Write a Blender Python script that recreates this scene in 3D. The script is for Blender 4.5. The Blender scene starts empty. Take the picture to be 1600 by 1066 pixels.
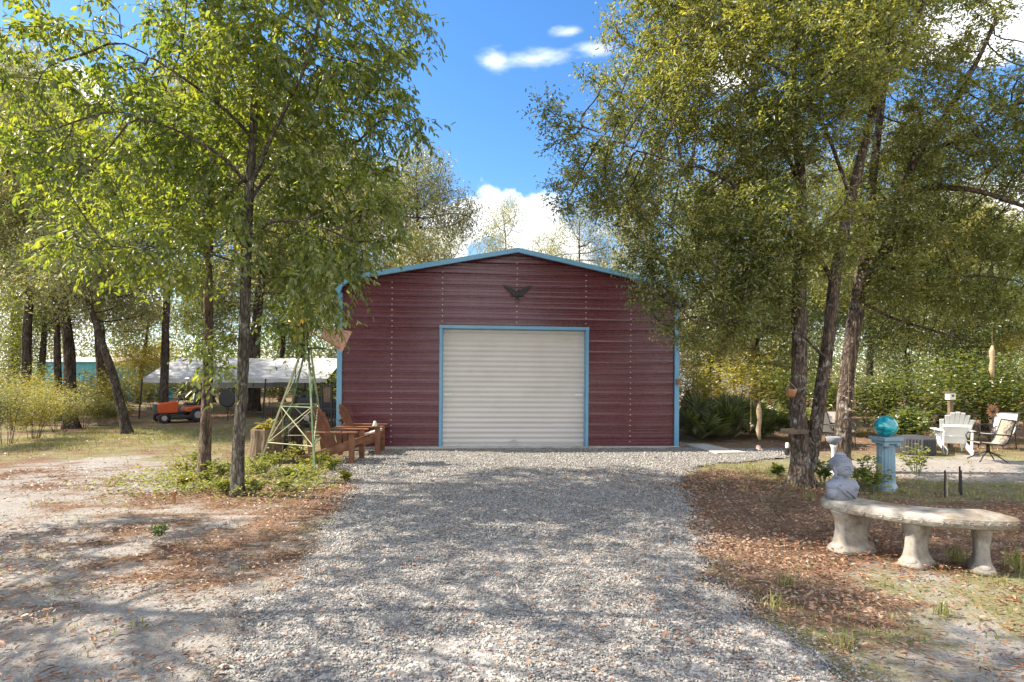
import bpy, math, random
import numpy as np
from mathutils import Vector, Matrix
D = bpy.data
C = bpy.context.scene.collection
R = math.radians
rng = np.random.default_rng(11)
random.seed(5)
F, HC, YH = 850.0, 1.5, 589.0      # focal length (photo pixels), eye height, horizon row

# ------------------------------------------------------------------ camera
cd = D.cameras.new('camera'); cam = D.objects.new('camera', cd); C.objects.link(cam)
cam.location = (0, 0, HC); cam.rotation_euler = (R(90), 0, 0)
cd.sensor_width = 36; cd.lens = 36*F/1600; cd.shift_y = (YH-533)/1600
cd.clip_start = .05; cd.clip_end = 2000
bpy.context.scene.camera = cam
# ------------------------------------------------------------------ light
sc = bpy.context.scene
sc.view_settings.view_transform = 'Standard'; sc.view_settings.look = 'None'
sc.view_settings.gamma = 1; sc.view_settings.use_curve_mapping = False
sc.view_settings.exposure = 1.3
SUN_EL = 43.0
SDIR = Vector((-1, .10, 0)).normalized()*math.cos(R(SUN_EL)); SDIR.z = math.sin(R(SUN_EL))
sl = D.lights.new('sun', 'SUN'); sl.energy = 4.8; sl.angle = R(.5); sl.color = (1, .9, .76)
so = D.objects.new('sun', sl); C.objects.link(so)
so.rotation_euler = SDIR.to_track_quat('Z', 'Y').to_euler()
w = D.worlds.new('World'); sc.world = w; w.use_nodes = True
nt = w.node_tree; N = nt.nodes; L = nt.links; N.clear()
def nd(tree, typ, **kw):
    n = tree.nodes.new(typ)
    for k, v in kw.items():
        if k.startswith('i_'): n.inputs[k[2:].replace('_', ' ')].default_value = v
        else: setattr(n, k, v)
    return n
sky = nd(nt, 'ShaderNodeTexSky', sky_type='NISHITA', sun_disc=False, sun_elevation=R(SUN_EL),
         sun_rotation=math.atan2(SDIR.x, SDIR.y) % (2*math.pi), air_density=1.0, dust_density=.3, ozone_density=2.2)
hs = nd(nt, 'ShaderNodeHueSaturation', i_Saturation=1.27, i_Value=.8, i_Hue=.503)
L.new(sky.outputs[0], hs.inputs['Color'])
tc = nd(nt, 'ShaderNodeTexCoord')
def cloud(px, py, rx, rz, soft=.25):
    c = Vector(((px-800)/F, 1, (YH-py)/F)); k = c.length; c.normalize()
    m = nd(nt, 'ShaderNodeVectorMath', operation='SUBTRACT'); L.new(tc.outputs['Generated'], m.inputs[0]); m.inputs[1].default_value = c
    s = nd(nt, 'ShaderNodeVectorMath', operation='MULTIPLY'); L.new(m.outputs[0], s.inputs[0])
    s.inputs[1].default_value = (F*k/rx, F*k/rx, F*k/rz)
    l = nd(nt, 'ShaderNodeVectorMath', operation='LENGTH'); L.new(s.outputs[0], l.inputs[0])
    o = nd(nt, 'ShaderNodeMath', operation='SUBTRACT'); o.inputs[0].default_value = 1; L.new(l.outputs['Value'], o.inputs[1])
    return o.outputs[0]
def mx(a, b, op='MAXIMUM'):
    n = nd(nt, 'ShaderNodeMath', operation=op)
    for i, v in enumerate((a, b)):
        if isinstance(v, (int, float)): n.inputs[i].default_value = v
        else: L.new(v, n.inputs[i])
    return n.outputs[0]
def fill_cloud(d, r_):     # unseen white cloud round any sky direction, added as fill light
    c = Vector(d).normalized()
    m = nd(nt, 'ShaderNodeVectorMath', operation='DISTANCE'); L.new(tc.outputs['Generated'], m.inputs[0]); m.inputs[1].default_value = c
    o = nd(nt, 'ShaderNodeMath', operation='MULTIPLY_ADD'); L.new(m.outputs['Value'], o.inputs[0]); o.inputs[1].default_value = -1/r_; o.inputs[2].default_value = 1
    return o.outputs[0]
acc = None
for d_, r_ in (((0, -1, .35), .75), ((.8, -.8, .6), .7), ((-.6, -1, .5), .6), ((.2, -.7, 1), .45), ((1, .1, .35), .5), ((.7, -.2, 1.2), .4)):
    v = fill_cloud(d_, r_); acc = v if acc is None else mx(acc, v)
for c_ in ((740, 338, 90, 60), (700, 345, 80, 50), (820, 360, 70, 60), (850, 395, 120, 60), (110, 150, 120, 40), (40, 190, 120, 60),
           (60, 420, 220, 150), (1570, 30, 120, 70), (1500, 330, 160, 60), (1480, 60, 80, 60), (640, 380, 120, 60), (1130, 110, 60, 30), (-500, 200, 500, 160), (2300, 250, 500, 140)):
    v = cloud(*c_); acc = v if acc is None else mx(acc, v)
no = nd(nt, 'ShaderNodeTexNoise', i_Scale=9.0, i_Detail=9.0, i_Roughness=.58); L.new(tc.outputs['Generated'], no.inputs['Vector'])
n2 = mx(mx(no.outputs[0], .5, 'SUBTRACT'), 2.4, 'MULTIPLY')
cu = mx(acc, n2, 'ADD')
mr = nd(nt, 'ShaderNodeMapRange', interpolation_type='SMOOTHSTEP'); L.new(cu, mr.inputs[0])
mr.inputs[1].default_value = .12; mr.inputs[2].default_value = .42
# thin wisps
acc2 = None
for c_ in ((835, 92, 95, 16), (775, 92, 40, 22), (935, 76, 45, 16), (890, 50, 40, 9)):
    v = cloud(*c_); acc2 = v if acc2 is None else mx(acc2, v)
mpw = nd(nt, 'ShaderNodeMapping'); mpw.inputs['Scale'].default_value = (14, 14, 40); L.new(tc.outputs['Generated'], mpw.inputs[0])
nw = nd(nt, 'ShaderNodeTexNoise', i_Scale=1.0, i_Detail=6.0, i_Roughness=.55); L.new(mpw.outputs[0], nw.inputs['Vector'])
cw = mx(acc2, mx(mx(nw.outputs[0], .5, 'SUBTRACT'), 2.2, 'MULTIPLY'), 'ADD')
mr2 = nd(nt, 'ShaderNodeMapRange', interpolation_type='SMOOTHSTEP'); L.new(cw, mr2.inputs[0])
mr2.inputs[1].default_value = .1; mr2.inputs[2].default_value = 1.25; mr2.inputs[4].default_value = .55
fac = mx(mr.outputs[0], mr2.outputs[0])
# cloud shade variation
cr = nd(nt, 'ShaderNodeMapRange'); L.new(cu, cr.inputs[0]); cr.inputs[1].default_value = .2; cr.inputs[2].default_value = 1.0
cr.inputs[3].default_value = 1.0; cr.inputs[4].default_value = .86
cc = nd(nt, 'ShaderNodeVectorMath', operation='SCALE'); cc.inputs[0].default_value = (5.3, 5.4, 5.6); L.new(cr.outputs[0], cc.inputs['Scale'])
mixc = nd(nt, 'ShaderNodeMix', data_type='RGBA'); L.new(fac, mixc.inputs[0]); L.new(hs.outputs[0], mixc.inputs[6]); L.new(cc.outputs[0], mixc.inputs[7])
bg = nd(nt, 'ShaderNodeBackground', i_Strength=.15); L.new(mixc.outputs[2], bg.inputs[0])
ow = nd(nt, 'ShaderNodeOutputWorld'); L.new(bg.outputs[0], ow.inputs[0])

# ------------------------------------------------------------------ helpers
def G(px, py): Y = F*HC/(py-YH); return Vector(((px-800)*Y/F, Y, 0))
def at(px, py, Y): return Vector(((px-800)*Y/F, Y, HC+(YH-py)*Y/F))
def tag(o, label=None, cat=None, group=None, kind=None):
    if label: o['label'] = label
    if cat: o['category'] = cat
    if group: o['group'] = group
    if kind: o['kind'] = kind
    return o
def empty(name, loc=(0, 0, 0), rz=0, label=None, cat=None, group=None):
    o = D.objects.new(name, None); C.objects.link(o); o.location = loc; o.rotation_euler = (0, 0, rz)
    o.empty_display_size = .1
    return tag(o, label, cat, group)
def copy_tree(o, parent=None):
    c = o.copy(); C.objects.link(c)
    if parent: c.parent = parent
    for ch in [x for x in D.objects if x.parent == o]: copy_tree(ch, c)
    return c
class MB:
    def __init__(s): s.v = []; s.f = []
    def add(s, vs, fs):
        n = len(s.v); s.v += [tuple(x) for x in vs]; s.f += [tuple(i+n for i in f) for f in fs]; return s
    def box(s, c, d, rot=None, taper=1.0):
        hx, hy, hz = d[0]/2, d[1]/2, d[2]/2
        vs = [Vector((x*hx*(taper if z > 0 else 1), y*hy*(taper if z > 0 else 1), z*hz)) for x, y, z in
              ((-1,-1,-1),(1,-1,-1),(1,1,-1),(-1,1,-1),(-1,-1,1),(1,-1,1),(1,1,1),(-1,1,1))]
        if rot is not None:
            m = rot if isinstance(rot, Matrix) else Matrix.Rotation(rot, 3, 'Z'); vs = [m@v for v in vs]
        c = Vector(c)
        return s.add([v+c for v in vs], [(0,3,2,1),(4,5,6,7),(0,1,5,4),(1,2,6,5),(2,3,7,6),(3,0,4,7)])
    def bar(s, a, b, w_, h_, up=(0,0,1)):
        a = Vector(a); b = Vector(b); d = b-a; l = d.length; d.normalize(); up = Vector(up)
        x = d.cross(up)
        if x.length < 1e-4: x = d.cross(Vector((1, 0, 0)))
        x.normalize(); u = x.cross(d)
        m = Matrix((x, d, u)).transposed()
        return s.box((a+b)/2, (w_, l, h_), m)
    def tube(s, pts, rad, n=8, cap=True):
        pts = [Vector(p) for p in pts]; k = len(pts)
        if not hasattr(rad, '__len__'): rad = [rad]*k
        vs = []; fs = []; ref = None
        for i, p in enumerate(pts):
            d = (pts[min(i+1, k-1)]-pts[max(i-1, 0)])
            if d.length < 1e-9: d = Vector((0, 0, 1))
            d.normalize()
            if ref is None: ref = d.orthogonal().normalized()
            ref = (ref-d*ref.dot(d))
            if ref.length < 1e-4: ref = d.orthogonal()
            ref.normalize(); b = d.cross(ref)
            for j in range(n):
                a = 2*math.pi*j/n; vs.append(p+(ref*math.cos(a)+b*math.sin(a))*rad[i])
        for i in range(k-1):
            for j in range(n):
                j2 = (j+1) % n; fs.append((i*n+j, i*n+j2, (i+1)*n+j2, (i+1)*n+j))
        if cap: fs.append(tuple(range(n-1, -1, -1))); fs.append(tuple((k-1)*n+j for j in range(n)))
        return s.add(vs, fs)
    def lathe(s, prof, c=(0, 0, 0), n=24, flute=None, sx=1, sy=1):
        c = Vector(c); vs = []; fs = []; k = len(prof)
        for r_, z in prof:
            for j in range(n):
                a = 2*math.pi*j/n; rr = r_*(flute(a, z) if flute else 1)
                vs.append(c+Vector((rr*math.cos(a)*sx, rr*math.sin(a)*sy, z)))
        for i in range(k-1):
            for j in range(n):
                j2 = (j+1) % n; fs.append((i*n+j, i*n+j2, (i+1)*n+j2, (i+1)*n+j))
        fs.append(tuple(range(n-1, -1, -1))); fs.append(tuple((k-1)*n+j for j in range(n)))
        return s.add(vs, fs)
    def ell(s, c, r_, n=16, m=10, rot=None):
        c = Vector(c); r_ = (r_,)*3 if not hasattr(r_, '__len__') else r_
        vs = []; fs = []
        for i in range(m+1):
            t = math.pi*i/m
            for j in range(n):
                a = 2*math.pi*j/n
                p = Vector((r_[0]*math.sin(t)*math.cos(a), r_[1]*math.sin(t)*math.sin(a), -r_[2]*math.cos(t)))
                vs.append(c+(rot@p if rot else p))
        for i in range(m):
            for j in range(n):
                j2 = (j+1) % n
                if i == 0: fs.append((j, (i+1)*n+j2, (i+1)*n+j))
                elif i == m-1: fs.append((i*n+j, i*n+j2, (i+1)*n+j))
                else: fs.append((i*n+j, i*n+j2, (i+1)*n+j2, (i+1)*n+j))
        return s.add(vs, fs)
    def prism(s, poly, thick, m=None):      # poly in local xz, extruded along y
        n = len(poly); vs = [Vector((x, -thick/2, z)) for x, z in poly]+[Vector((x, thick/2, z)) for x, z in poly]
        if m: vs = [m@v for v in vs]
        fs = [tuple(range(n)), tuple(range(2*n-1, n-1, -1))]+[(i, i+n, (i+1) % n+n, (i+1) % n) for i in range(n)]
        return s.add(vs, fs)
    def build(s, name, m, parent=None, smooth=False, bevel=0, loc=None, rot=None):
        me = D.meshes.new(name); me.from_pydata(s.v, [], s.f); me.update()
        if m: me.materials.append(m)
        if smooth: me.polygons.foreach_set('use_smooth', [True]*len(me.polygons))
        o = D.objects.new(name, me); C.objects.link(o)
        if parent: o.parent = parent
        if loc is not None: o.location = loc
        if rot is not None: o.rotation_euler = rot
        if bevel:
            b = o.modifiers.new('b', 'BEVEL'); b.width = bevel; b.segments = 2; b.limit_method = 'ANGLE'; b.angle_limit = R(40)
        return o
def npmesh(name, V, Fc, k, mat, parent=None, smooth=False, attrs=None):
    """V (n,3), Fc (m,k)"""
    me = D.meshes.new(name); me.vertices.add(len(V)); me.vertices.foreach_set('co', np.ascontiguousarray(V, dtype=np.float32).ravel())
    m = len(Fc); me.loops.add(m*k); me.polygons.add(m)
    me.loops.foreach_set('vertex_index', np.ascontiguousarray(Fc, dtype=np.int32).ravel())
    me.polygons.foreach_set('loop_start', np.arange(0, m*k, k, dtype=np.int32))
    try: me.polygons.foreach_set('loop_total', np.full(m, k, dtype=np.int32))
    except Exception: pass
    me.update(calc_edges=True)
    if smooth: me.polygons.foreach_set('use_smooth', np.ones(m, dtype=bool))
    if attrs:
        for an, av in attrs.items():
            a = me.attributes.new(an, 'FLOAT', 'POINT'); a.data.foreach_set('value', np.ascontiguousarray(av, dtype=np.float32))
    me.materials.append(mat)
    o = D.objects.new(name, me); C.objects.link(o)
    if parent: o.parent = parent
    return o
def vnoise(x, y, sc_=1.0, seed=0):
    r_ = np.random.default_rng(seed); T = r_.random((256, 256))
    x = np.asarray(x)*sc_; y = np.asarray(y)*sc_; xi = np.floor(x).astype(int); yi = np.floor(y).astype(int)
    fx = x-xi; fy = y-yi; fx = fx*fx*(3-2*fx); fy = fy*fy*(3-2*fy)
    g = lambda a, b: T[a % 256, b % 256]
    return (g(xi, yi)*(1-fx)+g(xi+1, yi)*fx)*(1-fy)+(g(xi, yi+1)*(1-fx)+g(xi+1, yi+1)*fx)*fy
def fbm(x, y, sc_=1.0, seed=0, o=4):
    s = 0; a = .5; t = 0
    for i in range(o): s = s+a*vnoise(x, y, sc_*2**i, seed+i); t += a; a *= .5
    return s/t
def unit(v): return v/np.maximum(np.linalg.norm(v, axis=-1, keepdims=True), 1e-9)

# ------------------------------------------------------------------ materials
def newmat(name):
    m = D.materials.new(name); m.use_nodes = True; m.node_tree.nodes.clear(); return m, m.node_tree
def ramp(t, stops, inp):
    r_ = t.nodes.new('ShaderNodeValToRGB'); e = r_.color_ramp.elements
    while len(e) < len(stops): e.new(.5)
    for i, (p, c) in enumerate(stops):
        e[i].position = p; e[i].color = (*c, 1) if len(c) == 3 else c
    t.links.new(inp, r_.inputs[0]); return r_.outputs[0]
def noise(t, scale, detail=4, rough=.55, vec=None, stretch=None, coord='Object', dist=0):
    n = nd(t, 'ShaderNodeTexNoise', i_Scale=scale, i_Detail=detail, i_Roughness=rough, i_Distortion=dist)
    if vec is None: vec = nd(t, 'ShaderNodeTexCoord').outputs[coord]
    if stretch:
        mp = nd(t, 'ShaderNodeMapping'); mp.inputs['Scale'].default_value = stretch; t.links.new(vec, mp.inputs[0]); vec = mp.outputs[0]
    t.links.new(vec, n.inputs['Vector']); return n.outputs[0]
def bump(t, h, strength=.3, dist=.02, normal=None):
    b = nd(t, 'ShaderNodeBump', i_Strength=strength, i_Distance=dist); t.links.new(h, b.inputs['Height'])
    if normal: t.links.new(normal, b.inputs['Normal'])
    return b.outputs[0]
def mixrgb(t, f, a, b, mode='MIX'):
    m = nd(t, 'ShaderNodeMix', data_type='RGBA', blend_type=mode)
    for i, v in ((0, f), (6, a), (7, b)):
        if isinstance(v, (int, float)): m.inputs[i].default_value = v
        elif isinstance(v, tuple): m.inputs[i].default_value = (*v, 1)
        else: t.links.new(v, m.inputs[i])
    return m.outputs[2]
def pbsdf(t, col, rough=.6, nrm=None, spec=.5, metal=0, **kw):
    p = nd(t, 'ShaderNodeBsdfPrincipled', i_Metallic=metal); p.inputs['Specular IOR Level'].default_value = spec
    if isinstance(col, tuple): p.inputs['Base Color'].default_value = (*col, 1)
    else: t.links.new(col, p.inputs['Base Color'])
    if isinstance(rough, (int, float)): p.inputs['Roughness'].default_value = rough
    else: t.links.new(rough, p.inputs['Roughness'])
    if nrm: t.links.new(nrm, p.inputs['Normal'])
    for k, v in kw.items(): p.inputs[k.replace('_', ' ')].default_value = v
    o = nd(t, 'ShaderNodeOutputMaterial'); t.links.new(p.outputs[0], o.inputs[0]); return p
def simple(name, col, rough=.6, metal=0, var=.25, scale=8, bmp=.15, stretch=None, spec=.5, dirt=None):
    m, t = newmat(name)
    n = noise(t, scale, 6, .6, stretch=stretch)
    c2 = tuple(min(1, c*(1+var)) for c in col); c1 = tuple(c*(1-var) for c in col)
    c = ramp(t, [(.3, c1), (.7, c2)], n)
    if dirt:
        n3 = noise(t, scale*.35, 8, .7); f = ramp(t, [(.48, (0, 0, 0)), (.68, (1, 1, 1))], n3); c = mixrgb(t, f, c, dirt)
    nf = noise(t, scale*7, 4, .6, stretch=stretch)
    pbsdf(t, c, rough, bump(t, nf, bmp, .01), spec, metal); return m
def leafmat(name, cols, trans=.45, tcol=None, gloss=.06, rough=.4):
    m, t = newmat(name)
    g = nd(t, 'ShaderNodeNewGeometry')
    c = ramp(t, [(i/(len(cols)-1), k) for i, k in enumerate(cols)], g.outputs['Random Per Island'])
    big = noise(t, .8, 2, coord='Object')
    c = mixrgb(t, ramp(t, [(.35, (0, 0, 0)), (.65, (.45, .45, .45))], big), c, cols[-1])
    d = nd(t, 'ShaderNodeBsdfDiffuse'); t.links.new(c, d.inputs[0])
    tr = nd(t, 'ShaderNodeBsdfTranslucent')
    tm = mixrgb(t, 1.0, c, tcol or (2.2, 1.9, .9), 'MULTIPLY'); t.links.new(tm, tr.inputs[0])
    ms = nd(t, 'ShaderNodeMixShader', i_Fac=trans); t.links.new(d.outputs[0], ms.inputs[1]); t.links.new(tr.outputs[0], ms.inputs[2])
    gl = nd(t, 'ShaderNodeBsdfGlossy', i_Roughness=rough); gl.inputs[0].default_value = (1, 1, 1, 1)
    m2 = nd(t, 'ShaderNodeMixShader', i_Fac=gloss); t.links.new(ms.outputs[0], m2.inputs[1]); t.links.new(gl.outputs[0], m2.inputs[2])
    o = nd(t, 'ShaderNodeOutputMaterial'); t.links.new(m2.outputs[0], o.inputs[0]); return m
def barkmat(name, dark, light, lichen, ls=.5, fine=1.0):
    m, t = newmat(name)
    n = noise(t, 14*fine, 8, .68, stretch=(1, 1, .28), dist=.6)
    c = ramp(t, [(.36, dark), (.58, light)], n)
    l1 = noise(t, 7, 6, .7); f = ramp(t, [(ls, (0, 0, 0)), (ls+.09, (1, 1, 1))], l1)
    c = mixrgb(t, f, c, lichen)
    v = nd(t, 'ShaderNodeTexVoronoi', i_Scale=26*fine, feature='DISTANCE_TO_EDGE')
    mp = nd(t, 'ShaderNodeMapping'); mp.inputs['Scale'].default_value = (1, 1, .3)
    t.links.new(nd(t, 'ShaderNodeTexCoord').outputs['Object'], mp.inputs[0])
    wn = nd(t, 'ShaderNodeMix', data_type='VECTOR'); wn.inputs[0].default_value = .06
    nn = nd(t, 'ShaderNodeTexNoise', i_Scale=9.0); t.links.new(mp.outputs[0], nn.inputs[0])
    t.links.new(mp.outputs[0], wn.inputs[4]); t.links.new(nn.outputs[1], wn.inputs[5]); t.links.new(wn.outputs[1], v.inputs['Vector'])
    h = ramp(t, [(0, (0, 0, 0)), (.25, (1, 1, 1))], v.outputs[0])
    c = mixrgb(t, .55, c, mixrgb(t, 1.0, c, h, 'MULTIPLY'))
    pbsdf(t, c, .95, bump(t, n, .9, .03, bump(t, h, .7, .02)), .15); return m
M = {}
M['leaf_elm'] = leafmat('leaf_elm', [(.035, .07, .022), (.07, .115, .028), (.12, .165, .038), (.2, .225, .055)], .5, (2.9, 2.6, .75))
M['leaf_oak'] = leafmat('leaf_oak', [(.035, .06, .024), (.065, .095, .034), (.14, .165, .052), (.26, .25, .1)], .48, (2.7, 2.5, .8), .05, .45)
M['leaf_far'] = leafmat('leaf_far', [(.055, .08, .035), (.11, .135, .055), (.19, .205, .085), (.3, .29, .15)], .45, (1.9, 1.75, .9), .07)
M['leaf_pale'] = leafmat('leaf_pale', [(.18, .2, .09), (.24, .26, .11), (.3, .3, .15), (.36, .35, .2)], .45, (1.6, 1.5, .9), .06)
M['leaf_dark'] = leafmat('leaf_dark', [(.05, .085, .03), (.075, .12, .04), (.11, .15, .045), (.19, .21, .07)], .45, (2.4, 2.1, .7), .08)
M['leaf_yellow'] = leafmat('leaf_yellow', [(.15, .18, .05), (.21, .23, .06), (.28, .27, .08), (.32, .27, .1)], .45, (2.0, 1.7, .6), .05)
M['leaf_plant'] = leafmat('leaf_plant', [(.1, .13, .035), (.18, .21, .055), (.3, .3, .11)], .4, (1.9, 1.8, .6), .02)
M['leaf_palm'] = leafmat('leaf_palm', [(.06, .1, .035), (.1, .14, .045), (.18, .2, .06)], .35, (2, 1.8, .7), .1)
M['grass'] = leafmat('grass', [(.1, .14, .03), (.16, .2, .05), (.26, .26, .09), (.36, .31, .15)], .35, (1.6, 1.5, .8), .03)
M['litter'] = leafmat('litter', [(.1, .05, .028), (.22, .1, .05), (.38, .16, .07), (.4, .24, .13), (.3, .25, .19)], .15, (1.3, 1.0, .7), .06, .5)
M['bark_elm'] = barkmat('bark_elm', (.06, .05, .04), (.2, .175, .14), (.32, .31, .26), .56)
M['bark_pine'] = barkmat('bark_pine', (.06, .04, .03), (.26, .19, .14), (.33, .29, .24), .6, .8)
M['bark_oak'] = barkmat('bark_oak', (.05, .035, .03), (.18, .135, .105), (.36, .33, .29), .55)
M['bark_far'] = barkmat('bark_far', (.035, .028, .022), (.12, .095, .075), (.24, .22, .18), .6, .7)
def sidingmat():
    m, t = newmat('maroon_metal')
    n = noise(t, 1.4, 4, .6, stretch=(.6, 1, 2.5)); c = ramp(t, [(.3, (.1, .02, .031)), (.7, (.125, .027, .039))], n)
    c = mixrgb(t, ramp(t, [(.5, (0, 0, 0)), (.8, (.18, .18, .18))], noise(t, 1.1, 5, .6)), c, (.17, .085, .11))
    rg = ramp(t, [(.3, (.2, .2, .2)), (.7, (.34, .34, .34))], noise(t, 5, 5, .6))
    pbsdf(t, c, rg, None, .55, Coat_Weight=.35, Coat_Roughness=.25); return m
M['siding'] = sidingmat()
M['trim'] = simple('blue_trim', (.15, .36, .54), .35, 0, .08, 2, .03, dirt=(.2, .4, .54))
M['door'] = simple('door_metal', (.62, .585, .56), .45, 0, .05, 1.5, .03, stretch=(.4, 1, 2), dirt=(.55, .51, .48))
M['roofm'] = simple('roof_metal', (.25, .04, .05), .4, 0, .1, 2, .03)
M['cream'] = simple('cream_plastic', (.75, .7, .58), .4, 0, .1, 6)
M['zinc'] = simple('zinc', (.55, .55, .55), .35, .8, .1, 6)
M['black'] = simple('black_paint', (.02, .02, .022), .5, 0, .3, 6)
M['dark_metal'] = simple('dark_metal', (.035, .034, .036), .45, .3, .3, 8)
M['concrete'] = simple('concrete', (.48, .45, .4), .9, 0, .12, 3, .3, dirt=(.32, .28, .22))
M['wood_red'] = simple('redwood', (.22, .095, .048), .55, 0, .35, 7, .3, stretch=(1, 1, 1), dirt=(.14, .05, .028))
M['wood_grey'] = simple('weathered_wood', (.2, .14, .09), .9, 0, .4, 6, .8, stretch=(5, 5, .4), dirt=(.07, .045, .03))
M['green_paint'] = simple('green_paint', (.05, .13, .05), .6, .1, .3, 6, .1, dirt=(.3, .3, .18))
M['straw_paint'] = simple('faded_paint', (.38, .36, .2), .6, .1, .25, 6, .1, dirt=(.15, .22, .08))
M['vane'] = simple('pink_vane', (.62, .36, .29), .5, .1, .12, 5, .05, dirt=(.55, .3, .22))
M['tarp'] = simple('tarp_cloth', (.48, .48, .49), .7, 0, .1, 1.5, .15, dirt=(.3, .3, .29))
M['orange'] = simple('orange_paint', (.5, .085, .018), .4, 0, .1, 5, .03)
M['rubber'] = simple('rubber', (.02, .02, .02), .85, 0, .2, 10)
M['grill'] = simple('grey_hood', (.06, .075, .07), .4, 0, .2, 5)
M['white'] = simple('white_plastic', (.78, .78, .76), .4, 0, .04, 4, .03, dirt=(.68, .67, .63))
M['sling'] = simple('tan_sling', (.34, .28, .21), .8, 0, .1, 14, .2)
M['cushion'] = simple('cream_cushion', (.56, .49, .42), .9, 0, .08, 4, .15)
M['cover'] = simple('charcoal_cover', (.045, .045, .05), .8, 0, .25, 5, .2)
M['pedestal'] = simple('blue_pedestal', (.2, .3, .36), .85, 0, .2, 5, .5, dirt=(.36, .42, .45))
M['stone_buddha'] = simple('stone_grey_blue', (.23, .245, .29), .85, 0, .15, 9, .4, dirt=(.16, .165, .19))
M['teal'] = simple('teal_wall', (.08, .42, .52), .6, 0, .2, .8, .1)
M['shell'] = simple('shell', (.7, .52, .42), .5, 0, .2, 15, .2)
M['rope'] = simple('rope', (.42, .3, .18), .9, 0, .3, 20, .3)
M['rust'] = simple('rust', (.36, .17, .08), .8, .2, .35, 8, .3)
def benchmat():
    m, t = newmat('aged_cast_stone')
    n = noise(t, 6, 9, .7); c = ramp(t, [(.3, (.14, .12, .095)), (.5, (.32, .29, .245)), (.7, (.47, .435, .375))], n)
    n2 = noise(t, 3, 8, .75, stretch=(1, 1, .5)); c = mixrgb(t, ramp(t, [(.46, (0, 0, 0)), (.6, (.85, .85, .85))], n2), c, (.17, .125, .08))
    pbsdf(t, c, .92, bump(t, noise(t, 60, 5, .7), .5, .006), .2); return m
M['bench'] = benchmat()
def glassball():
    m, t = newmat('teal_glass')
    n = noise(t, 5, 5, .6, dist=2.5, stretch=(1, 1, 2)); c = ramp(t, [(.32, (.0, .06, .09)), (.5, (.0, .3, .36)), (.62, (.05, .5, .52)), (.8, (.45, .8, .75))], n)
    pbsdf(t, c, .06, None, .7, Coat_Weight=.6, Coat_Roughness=.03); return m
M['ball'] = glassball()
def groundmat():
    m, t = newmat('ground')
    def at_(n): a = nd(t, 'ShaderNodeAttribute', attribute_name=n); return a.outputs['Fac']
    fine = noise(t, 55, 6, .7); mid = noise(t, 9, 6, .65); flat = noise(t, 16, 7, .7, stretch=(.6, 1.8, 1))
    sand = ramp(t, [(.3, (.2, .18, .16)), (.5, (.35, .33, .3)), (.7, (.48, .46, .425))], fine)
    deb = noise(t, 22, 8, .75, stretch=(.7, 1.6, 1)); sand = mixrgb(t, ramp(t, [(.52, (0, 0, 0)), (.64, (.75, .75, .75))], deb), sand, (.2, .145, .1))
    big = noise(t, 1.6, 5, .6); sand = mixrgb(t, ramp(t, [(.4, (0, 0, 0)), (.7, (.55, .55, .55))], big), sand, (.3, .25, .2))
    lit = ramp(t, [(.34, (.09, .06, .042)), (.5, (.2, .125, .08)), (.62, (.31, .2, .125)), (.75, (.44, .37, .29))], fine)
    gr = ramp(t, [(.3, (.11, .11, .045)), (.5, (.22, .205, .1)), (.75, (.38, .33, .2))], fine)
    def sel(attr, lo, hi, nz, amt):
        a = nd(t, 'ShaderNodeMath', operation='MULTIPLY_ADD'); t.links.new(nz, a.inputs[0]); a.inputs[1].default_value = amt; t.links.new(at_(attr), a.inputs[2])
        return ramp(t, [(lo, (0, 0, 0)), (hi, (1, 1, 1))], a.outputs[0])
    c = mixrgb(t, sel('grass', .62, .86, mid, .8), sand, gr)
    c = mixrgb(t, sel('litter', .6, 1.15, flat, 1.0), c, lit)
    h = mixrgb(t, .5, fine, mid)
    pbsdf(t, c, .95, bump(t, h, .8, .05), .1); return m
M['ground'] = groundmat()
def gravelmat():
    m, t = newmat('gravel')
    v = nd(t, 'ShaderNodeTexVoronoi', i_Scale=34.0); t.links.new(nd(t, 'ShaderNodeTexCoord').outputs['Object'], v.inputs['Vector'])
    s = nd(t, 'ShaderNodeSeparateColor'); t.links.new(v.outputs['Color'], s.inputs[0])
    c = ramp(t, [(0, (.1, .1, .1)), (.4, (.2, .19, .18)), (.75, (.32, .3, .27)), (.94, (.48, .44, .39)), (1, (.3, .18, .11))], s.outputs[0])
    pbsdf(t, c, .9, bump(t, v.outputs['Distance'], -1.0, .03), .2); return m
M['gravel'] = gravelmat()
def stonemat():
    m, t = newmat('crushed_stone'); g = nd(t, 'ShaderNodeNewGeometry')
    c = ramp(t, [(0, (.13, .125, .12)), (.35, (.25, .24, .22)), (.7, (.36, .34, .3)), (.92, (.5, .46, .4)), (1, (.36, .24, .16))], g.outputs['Random Per Island'])
    c = mixrgb(t, .25, c, ramp(t, [(.35, (.15, .15, .15)), (.65, (.5, .5, .5))], noise(t, 40, 4)))
    pbsdf(t, c, .8, None, .3); return m
M['stone'] = stonemat()

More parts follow.
